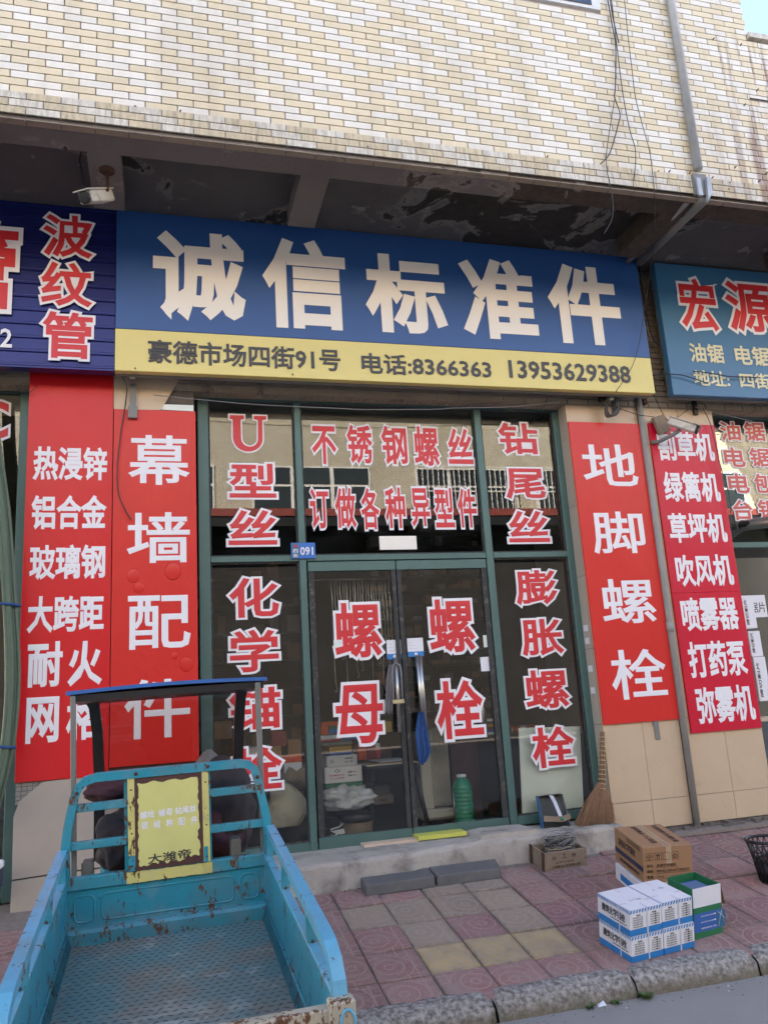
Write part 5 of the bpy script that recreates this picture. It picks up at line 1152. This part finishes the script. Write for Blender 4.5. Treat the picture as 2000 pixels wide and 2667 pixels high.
# side walls and rails
def side(u_in, sgn, rfar, rnear, lab):
    w0, w1 = (u_in, u_in+.035) if sgn > 0 else (u_in-.035, u_in)
    a = (u_in, u_in+.006) if sgn > 0 else (u_in-.006, u_in)
    sw = cp('side_wall', MB().box(a[0], a[1], .0, CL, -.03, .268, MT['teal']), label=lab)
    cp('top_flange', MB().cbox(w0, w1, .0, CL+.01, .262, .275, MT['teal_top'], .003), sw)
    m0 = u_in-sgn*.03
    cp('toe_ledge', MB().tube([(u_in-sgn*.004, .01, .055), (u_in-sgn*.004, CL-.05, .055)], .006, MT['teal_r'], 8).add([(u_in-sgn*.003, .005, .05), (u_in-sgn*.003, CL-.045, .05), (u_in-sgn*.022, CL-.045, .0015), (u_in-sgn*.022, .005, .0015)], [(0, 1, 2, 3), (3, 2, 1, 0)], MT['teal_r']), sw)
    cf, cn = rfar, rnear; hw = .0165
    path = [(cf, CL-.05, .392), (cf*.5+cn*.5, .85, .393), (cn, .16, .394), (cn, .10, .388), (cn+sgn*.002, .05, .362), (cn+sgn*.004, .018, .32), (cn+sgn*.005, .004, .27), (cn+sgn*.006, .0, .2)]
    rl = cp('side_rail', MB().tube(path, (.0195, .018), MT['teal_top'], flat=(1, 0, 0)), label=lab.replace('wall', 'rail'))
    for v, k in ((CL-.05, 0), (1.075, .35), (.47, .7)):
        c_ = cf+(cn-cf)*k; c2 = (w0+w1)/2+(c_-(w0+w1)/2)*.4
        cp('rail_post', MB().add([(c2-.0155, v-.018, .2755), (c2+.0155, v-.018, .2755), (c2+.0155, v+.018, .2755), (c2-.0155, v+.018, .2755), (c_-.0155, v-.018, .376), (c_+.0155, v-.018, .376), (c_+.0155, v+.018, .376), (c_-.0155, v+.018, .376)],
            [(0, 3, 2, 1), (4, 5, 6, 7), (0, 1, 5, 4), (1, 2, 6, 5), (2, 3, 7, 6), (3, 0, 4, 7)], MT['teal']), rl)
side(.868, 1, .897, .8765, 'turquoise side wall nearer the doors'); side(.002, -1, -.012, .009, 'turquoise side wall nearer the hoses')
# tailgate
tg = cp('tailgate', MB().box(.0, CW, -.025, -.005, -.03, .2, MT['teal']))
cp('tailgate_top_bar', MB().cbox(-.03, CW+.03, -.03, .012, .235, .272, MT['rusty'], .004).box(.0, CW, -.02, -.008, .2, .234, MT['rusty']), tg)
for x in (.2, .45, .7): cp('tailgate_stile', MB().box(x, x+.04, -.034, -.026, .0, .234, MT['rusty']), tg)
cp('corner_plate', MB().cbox(.84, .915, -.045, .004, .2, .292, MT['rusty'], .006), tg)
cp('latch_ring', MB().tube([(.89+.02*math.sin(t), -.05-.004*math.cos(t), .235-.035*math.cos(t)) for t in [k*.35 for k in range(19)]], .004, MT['teal_top'], 6), tg)
# headboard
hf = [(-.003, CL-.01, .27), (-.006, CL-.01, .39), (.008, CL-.01, .5), (.036, CL-.01, .625), (.055, CL-.01, .665), (.085, CL-.01, .69), (.13, CL-.01, .70), (.77, CL-.01, .697), (.81, CL-.01, .688), (.835, CL-.01, .665), (.85, CL-.01, .62), (.872, CL-.01, .51), (.886, CL-.01, .43), (.888, CL-.01, .38), (.886, CL-.01, .27)]
hbd = cp('headboard_frame', MB().tube(hf, (.0185, .0185), MT['teal'], flat=(1, 0, 0)))
for (u0, u1, w) in ((.035, .264, .558), (.006, .262, .397), (.62, .852, .561), (.62, .872, .4)): cp('headboard_bar', MB().cbox(u0, u1, CL-.018, CL+.012, w-.003, w+.032, MT['teal_r'], .003), hbd)
for u0 in (.245, .612): cp('headboard_upright', MB().box(u0+.001, u0+.02, CL-.002, CL+.018, .277, .684, MT['teal']), hbd)
yp = cp('name_plate', MB().box(.288, .592, CL-.022, CL-.016, .278, .678, MT['brownb']))
for u0 in (.262, .592): 
    cp('plate_strap', MB().box(u0, u0+.03, CL-.0235, CL-.0195, .277, .682, MT['yp']).box(u0+(.002 if u0 > .5 else 0), u0+(.02 if u0 > .5 else .03), CL-.0243, CL-.0236, .277, .345, MT['teal']), yp)
    for w in (.30, .44, .63): cp('rivet', MB().lathe([(.004, 0), (.002, .003)], MT['rustd'], 8, Matrix.Translation((u0+.016, CL-.0243, w)) @ Matrix.Rotation(math.pi/2, 4, 'X')), yp)
mb = MB(); pts = []; R_ = random.Random(4); j_ = lambda a: R_.uniform(-a, a)
for i in range(30): pts.append((.309+i*.262/29, (.312 if i > 22 else .298)+j_(.007)+(.012 if 9 < i < 13 else 0)))
for i in range(24): pts.append((.575+j_(.004)-(.008 if 4 < i < 8 else 0), .315+i*.335/23))
for i in range(20): pts.append((.57-i*.26/19, .656+j_(.002)+.004*math.sin(i)))
for i in range(30): pts.append((.307+j_(.0035), .655-i*.35/29))
ngon(mb, pts, CL-.0228, MT['pyp']); pap = cp('yellow_sheet', mb, yp)
mb = MB()
for t, u, w in (('螺栓', .315, .497), ('螺母', .395, .498), ('钻尾丝', .468, .5)): put(mb, t, (u, CL-.0232, w), (.036*len(t)*.88, 0, .003), (0, 0, .032), MT['white'], .03)
for i, t in enumerate('钢结构配件'): put(mb, t, (.318+i*.055, CL-.0232, .45), (.03, 0, .001), (0, 0, .034), MT['white'], .03)
put(mb, '大潍帝', (.345, CL-.0232, .298), (.19, 0, .006), (0, 0, .042), MT['ink'], .02); cp('lettering', mb, yp)
for u, w in ((.046, .64), (.848, .63), (.3, .70), (.62, .70)): cp('bolt', MB().lathe([(.009, 0), (.007, .006), (.003, .009)], MT['rustd'], 8, Matrix.Translation((u, CL-.029, w)) @ Matrix.Rotation(math.pi/2, 4, 'X')), hbd)
for v in (1.075, .47):
    for u in (.885, -.01): cp('bolt', MB().lathe([(.006, 0), (.004, .005)], MT['rustd'], 8, Matrix.Translation((u, v-.022, .281)) @ Matrix.Rotation(math.pi/2, 4, 'X')), hbd)
# cab: posts, roof, windscreen
for u0, u1, nm in ((.014, .036, 0), (.861, .886, 0)): cp('roof_post', MB().cbox(u0, u1, CL+.035, CL+.075, -.15, 1.064, MT['greym'], .003))
rf = MB(); vs = []
n_ = 12
for i in range(n_+1):
    u = -.005+(.925)*i/n_; z = 1.07+.012*math.sin(math.pi*i/n_)+.0
    vs += [(u, CL+.04, z), (u, CL+.04, z+.017), (u, CL+.6, z-.035), (u, CL+.6, z-.05)]
fs = []
for i in range(n_):
    for a_, b__ in ((0, 1), (1, 2), (2, 3), (3, 0)): fs.append((i*4+a_, (i+1)*4+a_, (i+1)*4+b__, i*4+b__))
rf.add(vs, fs+[(0, 1, 2, 3), (n_*4+3, n_*4+2, n_*4+1, n_*4)], MT['roofblue']); roof = cp('cab_roof', rf)
cp('roof_liner', MB().prism([(CL+.06, 1.035), (CL+.06, 1.067), (CL+.58, 1.01), (CL+.58, .985)], .01, .905, MT['black'], Matrix.Rotation(math.pi/2, 4, 'Z') @ Matrix.Scale(-1, 4, (0, 1, 0))), roof)
vf = CL+.5
wsf = MB(); lp = [(.062, vf-.02, 1.03), (.085, vf-.01, .98), (.098, vf+.02, .85), (.103, vf+.06, .6), (.095, vf+.1, .2)]; rp = [(.85, vf-.02, 1.03), (.832, vf-.01, .98), (.82, vf+.02, .85), (.81, vf+.06, .6), (.805, vf+.1, .2)]
wsf.tube(lp, (.026, .02), MT['black'], flat=(1, 0, 0)).tube(rp, (.026, .02), MT['black'], flat=(1, 0, 0)).tube([(.06, vf-.02, 1.02), (.85, vf-.02, 1.02)], (.02, .02), MT['black'], flat=(0, 0, 1)); ws = cp('windscreen_frame', wsf)
vs = []; fs = []
for a_, b__ in zip(lp, rp): vs += [(a_[0]+.02, a_[1], a_[2]), (b__[0]-.02, b__[1], b__[2])]
fs = [(2*i, 2*i+1, 2*i+3, 2*i+2) for i in range(4)]; cp('windscreen', MB().add(vs, fs, MT['film'], True), ws)
cp('front_cowl', MB().cbox(.1, .8, vf+.08, vf+.14, -.25, .2, MT['teal'], .02)); cp('seat_box', MB().cbox(.16, .72, CL+.1, CL+.42, -.2, .12, MT['black'], .02))
cp('handlebar', MB().tube([(.12, vf-.08, .42), (.3, vf, .48), (.45, vf, .46), (.6, vf, .48), (.78, vf-.08, .42)], .014, MT['black'], 10))
for u0, w0 in ((.055, .19), (.72, .21)): cp('mudguard_bracket', MB().cbox(u0, u0+.05, CL+.06, CL+.14, w0, w0+.13, MT['greym'], .006))
ch_ = cp('chassis', MB().box(.2, .26, .05, CL+.9, -.12, -.06, MT['black']).box(.6, .66, .05, CL+.9, -.12, -.06, MT['black']).tube([(.0, .42, -.22), (CW, .42, -.22)], .025, MT['black'], 10).tube([(.43, CL+1., -.2), (.43, CL+.75, .3)], .02, MT['black'], 10).box(.2, .66, CL+.3, CL+.36, -.12, -.06, MT['black']))
def wheel(u, v, w, R_, lab):
    T_ = Matrix.Translation((u, v, w)) @ Matrix.Rotation(math.pi/2, 4, 'Y'); o = cp('wheel', MB().lathe([(R_*.6, -.035), (R_*.9, -.045), (R_, -.025), (R_, .025), (R_*.9, .045), (R_*.6, .035)], MT['rubber'], 28, T_), label=lab)
    cp('rim', MB().lathe([(.03, -.05), (.05, -.03), (R_*.58, -.034), (R_*.6, 0), (R_*.58, .034), (.05, .03), (.03, .05)], MT['greym'], 20, T_), o)
wheel(.06, .42, -.22, .235, None); wheel(.81, .42, -.22, .235, None); wheel(.43, CL+1., -.235, .2, None)
# things lying in the cab
blob('quilt', 'dark quilted cover bundled on the cart seat right of the yellow plate', 'quilt', at(590, 2110, -1.62), .14, .12, .24, 'quilt', 2, .22, 4, 1.3)
blob('quilt', 'maroon and black quilt hanging at the doorward end of the cart seat', 'quilt', at(540, 2190, -1.66), .16, .12, .15, 'maroon', 11, .3, 4, 1.6)
blob('cushion', 'dark pointed cushion on the cart seat left of the yellow plate, upper one', 'cushion', at(300, 2055, -1.62), .14, .1, .065, 'maroon', 9, .25, 4, 1.1)
blob('cushion', 'dark bundled cover below the pointed cushion left of the yellow plate', 'cushion', at(320, 2190, -1.64), .12, .1, .15, 'quilt', 21, .3, 4, 1.5)
gbq = at(545, 1995, -1.5); gbg = MB(); pr = []
for i in range(9): t = i/8; pr.append((.06*(1-t**1.6)+.008, t*.085))
vs = []; n_ = 28
for r_, z in pr: vs += [(r_*(1+.14*math.sin(a_*7)*(1 if z > .02 else .4))*math.cos(a_*6.2832/7/4*7/ n_*4) if False else r_*(1+.13*math.sin(7*k*6.2832/n_))*math.cos(k*6.2832/n_), r_*(1+.13*math.sin(7*k*6.2832/n_))*math.sin(k*6.2832/n_), z) for k in range(n_)]
fs = [(i*n_+k, i*n_+(k+1) % n_, (i+1)*n_+(k+1) % n_, (i+1)*n_+k) for i in range(len(pr)-1) for k in range(n_)]
tb_ = gbg.add(vs, fs, MT['greycl'], True).build('tied_bag'); tb_.location = gbq; tag(tb_, 'grey tied cloth bag peeping over the headboard', 'bag')

# ------------------------------------------------------------------ cameras, cables, bolts
def cable(lab, pts, r=.004, mat='wire', k=None, Y=-1.37, cat='cable', grp=None):
    if k is not None: pts = [A(k, x, y, Y) for x, y in pts]
    pts = [Vector(p) for p in pts]; sp = []
    for i in range(len(pts)-1):
        p0, p1, p2, p3 = pts[max(i-1, 0)], pts[i], pts[i+1], pts[min(i+2, len(pts)-1)]
        for u in (0, .25, .5, .75): sp.append(.5*((2*p1)+(p2-p0)*u+(2*p0-5*p1+4*p2-p3)*u*u+(3*p1-p0-3*p2+p3)*u**3))
    sp.append(pts[-1]); o = MB().tube(sp, r, MT[mat], 6).build('cable'); return tag(o, lab, cat, grp)
GC = 'loose cables on the facade'
cable('leftmost thick cable looping down the upper wall and ending in a free tail', [(955, -60), (985, 110), (1000, 200), (998, 380), (995, 420), (1018, 490), (1010, 540), (975, 660), (935, 708)], .0045, k=1 if False else 2, grp=GC)
cable('short cable ending a little way down the upper wall from the window corner', [(968, -60), (985, 60), (1000, 130), (1013, 185)], .0045, k=2, grp=GC)
cable('middle cable running down the upper wall and tucked back under the soffit', [A(2, *p, -1.37) for p in ((975, -60), (1005, 200), (1030, 400), (1060, 560), (1085, 650), (1080, 760))]+[A(2, 1060, 810, -1.25), A(2, 1000, 890, -.9), A(2, 905, 985, -.4)], .0035, grp=GC)
cable('thin cable from the kink of the leftmost one, hanging below the tiled edge', [A(2, *p, -1.37) for p in ((995, 430), (965, 620), (960, 720), (985, 850), (985, 940), (950, 1010))], .003, grp=GC)
cable('long thin cable dropping from the top, past the sign end, down to its lower corner', [A(2, *p, -1.37) for p in ((1033, -60), (1050, 130), (1070, 300), (1085, 420), (1115, 540), (1145, 650), (1160, 760))]+[A(2, 1168, 860, -1.36), A(4, 1168, 0, -.9), A(4, 1150, 170, -.5), A(4, 1120, 360, -.32), A(4, 1105, 470, -.3), A(4, 1070, 590, -.3), A(4, 1000, 698, -.28)], .003, grp=GC)
cable('thin wire strung across the top of the shop windows', [A('g', 0, 262, -.06), A('g', 360, 297, -.06), A('g', 900, 345, -.06), A('g', 1659, 380, -.06), A(6, 900, 138, -.06), A(6, 1300, 137, -.06), A(4, 300, 768, -.06), A(4, 560, 762, -.06), A(4, 760, 742, -.06)], .0035, 'wireg', grp=GC)
cable('dark cable hanging from the sign corner over the second red banner', [A(5, 880, 55, -.15), A(5, 915, 130, -.12), A(5, 905, 260, -.08), A(5, 870, 480, -.06), A(5, 848, 700, -.06), A(5, 852, 880, -.06), A(5, 890, 990, -.06), A(5, 945, 1088, -.05)], .005, grp=GC)
cable('fine wires looping at the top left window corner', [A(5, 110, 110, -.05), A(5, 160, 160, -.06), A(5, 215, 175, -.06), A(5, 265, 120, -.05)], .003, grp=GC)
cable('cable hanging beside the right neighbour shop window and the crimson banner', [A(7, 1280, 140, -.06), A(7, 1325, 230, -.06), A(7, 1365, 400, -.06), A(7, 1385, 480, -.06), A(7, 1425, 600, -.06), A(7, 1440, 700, -.06), A(7, 1440, 830, -.06)], .004, grp=GC)
cable('black cable drooping across the blue-green sign', [A('k', 270, 150, -.2), A('k', 390, 140, -.22), A('k', 530, 137, -.27), A('k', 700, 150, -.27), A('k', 900, 210, -.27), A('k', 1050, 265, -.27)], .005, grp=GC)
cable('second black cable further along the blue-green sign', [A('k', 850, 95, -.27), A('k', 1000, 108, -.27), A('k', 1200, 140, -.27), A('k', 1400, 170, -.27), A('k', 1800, 182, -.27)], .005, grp=GC)
cable('thin pale wire running right from the bracket over the neighbour window', [A('k', 880, 610, -.06), A('k', 1100, 670, -.04), A('k', 1400, 745, -.04), A('k', 1700, 810, -.04)], .0035, 'wireg', grp=GC)
cable('wire between the two right banners tops', [A(7, 800, 140, -.05), A(7, 900, 175, -.06), A(7, 1000, 190, -.06), A(7, 1060, 205, -.06), A(7, 1130, 195, -.06), A(7, 1230, 120, -.06)], .003, grp=GC)
cable('cable from the sign gap down to the white camera', [A(7, 985, 30, -.1), A(7, 1010, 90, -.08), A(7, 1045, 160, -.07), A(7, 1085, 220, -.08)], .0035, grp=GC)
cable('black cable in the gap between the two signs', [A('h', 540, 1040, -.1), A(4, 1150, 440, -.1), A(4, 1200, 510, -.12), A(4, 1210, 580, -.12), A(4, 1190, 620, -.1)], .005, grp=GC)
cc = empty('cable_coil', 'coil of grey cable tied up under the right end of the blue and yellow sign', 'cable coil', A(7, 755, 130, -.1)); 
for i in range(9):
    s_ = .95+.02*i; pts = [((.035+.003*i)*math.cos(t), -.01*i+.04+.01*math.sin(t*2), .095*s_*math.sin(t)-.0) for t in [k*.35 for k in range(19)]]; MB().tube(pts, .005, MT['wireg' if i % 2 else 'wire'], 6).build('cable_loop', cc, None).rotation_euler = (0, .25, 0)
MB().cbox(-.09, .02, 0, .06, .06, .12, MT['black'], .01).build('junction_box', cc)
def cctv(lab, loc, aim, s_=1., mat='camw'):
    o = empty('security_camera', lab, 'security camera', loc); d = Vector(aim).normalized(); Mq = (d.to_track_quat('-Y', 'Z')).to_matrix().to_4x4()
    MB().cbox(-.045*s_, .045*s_, -.12*s_, .12*s_, -.03*s_, .035*s_, MT[mat], .008, Mq).build('housing', o)
    MB().cbox(-.052*s_, .052*s_, -.15*s_, .13*s_, .036*s_, .043*s_, MT[mat], .003, Mq).build('sun_hood', o)
    MB().lathe([(.034*s_, 0), (.034*s_, .02*s_), (.025*s_, .021*s_)], MT['black'], 20, Mq @ Matrix.Translation((0, -.118*s_, 0)) @ Matrix.Rotation(math.pi/2, 4, 'X')).build('lens', o); return o
Yc = min([(-.3-.01*i) for i in range(90)], key=lambda y: abs(A('o', 660, 710, y).z-(ZS-.034)))
c1 = A('o', 440, 1275, Yc); k1 = cctv('boxy cream camera hanging on a rod below the soffit at upper left', c1, (-.5, -.8, -.62), 1.15)
rt = A('o', 660, 710, Yc)-c1; rt.z = (ZS-.03)-c1.z; MB().tube([(rt.x, rt.y, rt.z), (rt.x+.005, rt.y, .06), (.02, .02, .035)], .011, MT['rustd'], 8).lathe([(.05, 0), (.05, .012)], MT['rustd'], 20, Matrix.Translation((rt.x, rt.y, rt.z-.012))).build('ceiling_rod', k1)
MB().tube([(-.05, .03, .04), (-.09, .05, .12), (-.1, .06, .2), (-.12, .05, .3), (-.1, .05, .42)], .005, MT['wire'], 6).build('lead', k1)
c2 = A('k', 700, 880, -.24); k2 = cctv('dirty white bullet camera on an arm over the crimson banner', c2, (.62, -.6, -.5), 1.0)
e2 = A('k', 250, 1120, -.03)-c2; MB().tube([e2, e2+Vector((.06, -.03, 0)), Vector((-.08, .06, -.07)), Vector((-.01, .03, -.03))], .017, MT['greym'], 10).build('arm', k2)
tag(MB().cbox(-.06, .06, -.02, .02, -.0, .16, MT['wood'], .003, Matrix.Translation(A('k', 440, 980, -.06)) @ Matrix.Rotation(-.3, 4, 'Y')).build('scrap_board'), 'small weathered board stuck behind the bullet camera', 'board')
tag(MB().box(4.12, 4.16, -.06, .0, A('k', 60, 560).z-.02, A('k', 60, 560).z+.03, MT['rustd']).build('rusty_clamp'), 'rusty clamp beside the downpipe near its top', 'clamp')
brk = A('k', 870, 700, .0); tag(MB().tube([(brk.x, -.02, brk.z+.12), (brk.x+.33, -.2, brk.z+.32)], .012, MT['black'], 8).box(brk.x-.02, brk.x+.02, -.03, -.002, brk.z-.02, brk.z+.14, MT['black']).build('sign_strut'), 'black strut holding the blue-green sign off the beige pillar', 'bracket')
hk = A('c', 1015, 670, 0); tag(MB().cbox(hk.x-.022, hk.x+.022, -.012, -.001, hk.z-.07, hk.z+.07, MT['greym'], .004).box(hk.x-.03, hk.x+.0, -.02, -.012, hk.z+.04, hk.z+.075, MT['greym']).build('wall_bracket'), 'small metal bracket on the beige tiles under the orange-red banner', 'bracket')
bolts = MB()
for k, x, y in ((1, 590, 460), (1, 775, 478), (1, 1592, 635), (2, 708, 675), (2, 1185, 740), (2, 1235, 738), (2, 1325, 745), (2, 1345, 760), (2, 1420, 765), (2, 1495, 790), (2, 1488, 818), (2, 1560, 450), (2, 1615, 385), (2, 1520, 720), (2, 1655, 745), (2, 1622, 780), (2, 1425, 165), (2, 1545, 190)):
    q = A(k, x, y, YU-.03); o = MB().tube([(0, .03, 0), (random.uniform(-.008, .012), .002, .008)], .005, MT['rustd'], 6).build('wall_bolt', uw); o.location = q
mb = MB()
q0 = A(2, 1580, 425, YU-.02); mb = MB(); mb.tube([(q0.x, YU-.02, q0.z), (q0.x+.4, YU-.02, q0.z-.0)], .006, MT['rustd'], 6); mb.build('rusty_bar', uw)
# stickers on the pillar return
for (k, x, y, h_) in (('c', 628, 82, 30), ('c', 643, 155, 60), ('c', 660, 315, 30), ('c', 680, 440, 60)):
    q = A(k, x, y, .08); o = MB().box(3.3705, 3.3716, q.y-.035, q.y+.035, q.z-.02, q.z+.03, MT['cardw']).build('pillar_sticker'); tag(o, {82: 'uppermost', 155: 'second', 315: 'third', 440: 'lowest'}[y]+' of the small stickers down the return of the beige pillar', 'sticker', 'stickers on the pillar return')

# ------------------------------------------------------------------ the opposite side of the street (seen mirrored in the panes)
OY = -19.; K = 25.34/18.34
ob = empty('opposite_building', 'tiled building across the street, seen only mirrored in the panes', 'building', (0, OY, -.4))
Zk = lambda z: 1.183+(z-1.183)*K+.4
Xk = lambda x: x*K
MB().box(-30, 40, -8, 0, 0, Zk(7.88), MT['opw']).build('wall', ob); MB().box(-30, 40, -.02, .25, Zk(7.88), Zk(7.88)+.25, MT['cardw']).build('coping', ob)
MB().box(-30, 40, 0, 1.6, Zk(5.12)-.3, Zk(5.12), MT['black']).box(-30, 40, 0, 1.65, Zk(5.12)+.002, Zk(5.29), MT['ored']).build('canopy', ob)
MB().box(-30, 40, .0, .05, 0, Zk(5.12)-.32, MT['int']).build('shop_row', ob)
def ow(x0, x1, z0, z1, n, grille):
    f = MB().box(Xk(x0), Xk(x1), -.02, .04, Zk(z0), Zk(z1), MT['ofrm']).build('window', ob); w = (x1-x0)/n; tz = z0+(z1-z0)*.62
    for i in range(n): 
        MB().box(Xk(x0+w*i+.05), Xk(x0+w*(i+1)-.05), .041, .05, Zk(z0+.04), Zk(tz-.03), MT['owin']).box(Xk(x0+w*i+.05), Xk(x0+w*(i+1)-.05), .041, .05, Zk(tz+.03), Zk(z1-.04), MT['owin']).build('pane', f)
    if grille:
        m_ = MB(); k = int((x1-x0)/.13)
        for i in range(k+1): x = x0+(x1-x0)*i/k; m_.box(Xk(x)-.012, Xk(x)+.012, .2, .225, Zk(z0), Zk(z1), MT['ofrm'])
        for z in (z0, (z0+z1)/2, z1): m_.box(Xk(x0), Xk(x1), .19, .235, Zk(z)-.02, Zk(z)+.02, MT['ofrm'])
        tag(m_.build('window_grille', f), kind='stuff')
for i, (x0, x1, g) in enumerate(((-4.5, -3.3, 0), (-2.4, -.4, 0), (.45, 1.15, 0), (2.0, 4.85, 0), (6.0, 8.6, 1), (9.2, 11.9, 1), (13, 15.5, 0))): ow(x0, x1, 5.35, 6.6, 3 if x1-x0 > 2.5 else 2, g)
for i in range(7): MB().box(Xk(i*2.9-4), Xk(i*2.9-2.4), 0, .03, .4, 3., MT['owin']).build('shop_opening', ob)

# rubble where the step has crumbled, a scrap of paper on the street
mb = MB(); c0 = gnd(930, 2318)
for i in range(90):
    s_ = random.uniform(.004, .022); q = c0+Vector((random.gauss(-.02, .05), random.gauss(.05, .03), 0)); q.z = SL*q.y
    vs = [q+Vector((random.uniform(-1, 1), random.uniform(-1, 1), random.uniform(-.2, 1)))*s_ for _ in range(4)]
    mb.add(vs, [(0, 1, 2), (0, 2, 3), (0, 3, 1), (1, 3, 2)], random.choice((MT['mortar'], MT['step'], MT['dust'])))
tag(mb.build('rubble'), 'crumbled mortar heap beside the left dark stone slab', kind='stuff')
d_ = ray(*P('q', 610, 530)); q = CAM+d_*((-.383-CAM.z)/d_.z)
mb = MB().add([q, q+Vector((.05, .005, .0)), q+Vector((.045, .03, .018)), q+Vector((.01, .035, .004))], [(0, 1, 2, 3), (3, 2, 1, 0)], MT['cardw']); tag(mb.build('paper_scrap'), 'small white scrap of paper on the street below the kerb', 'paper scrap')
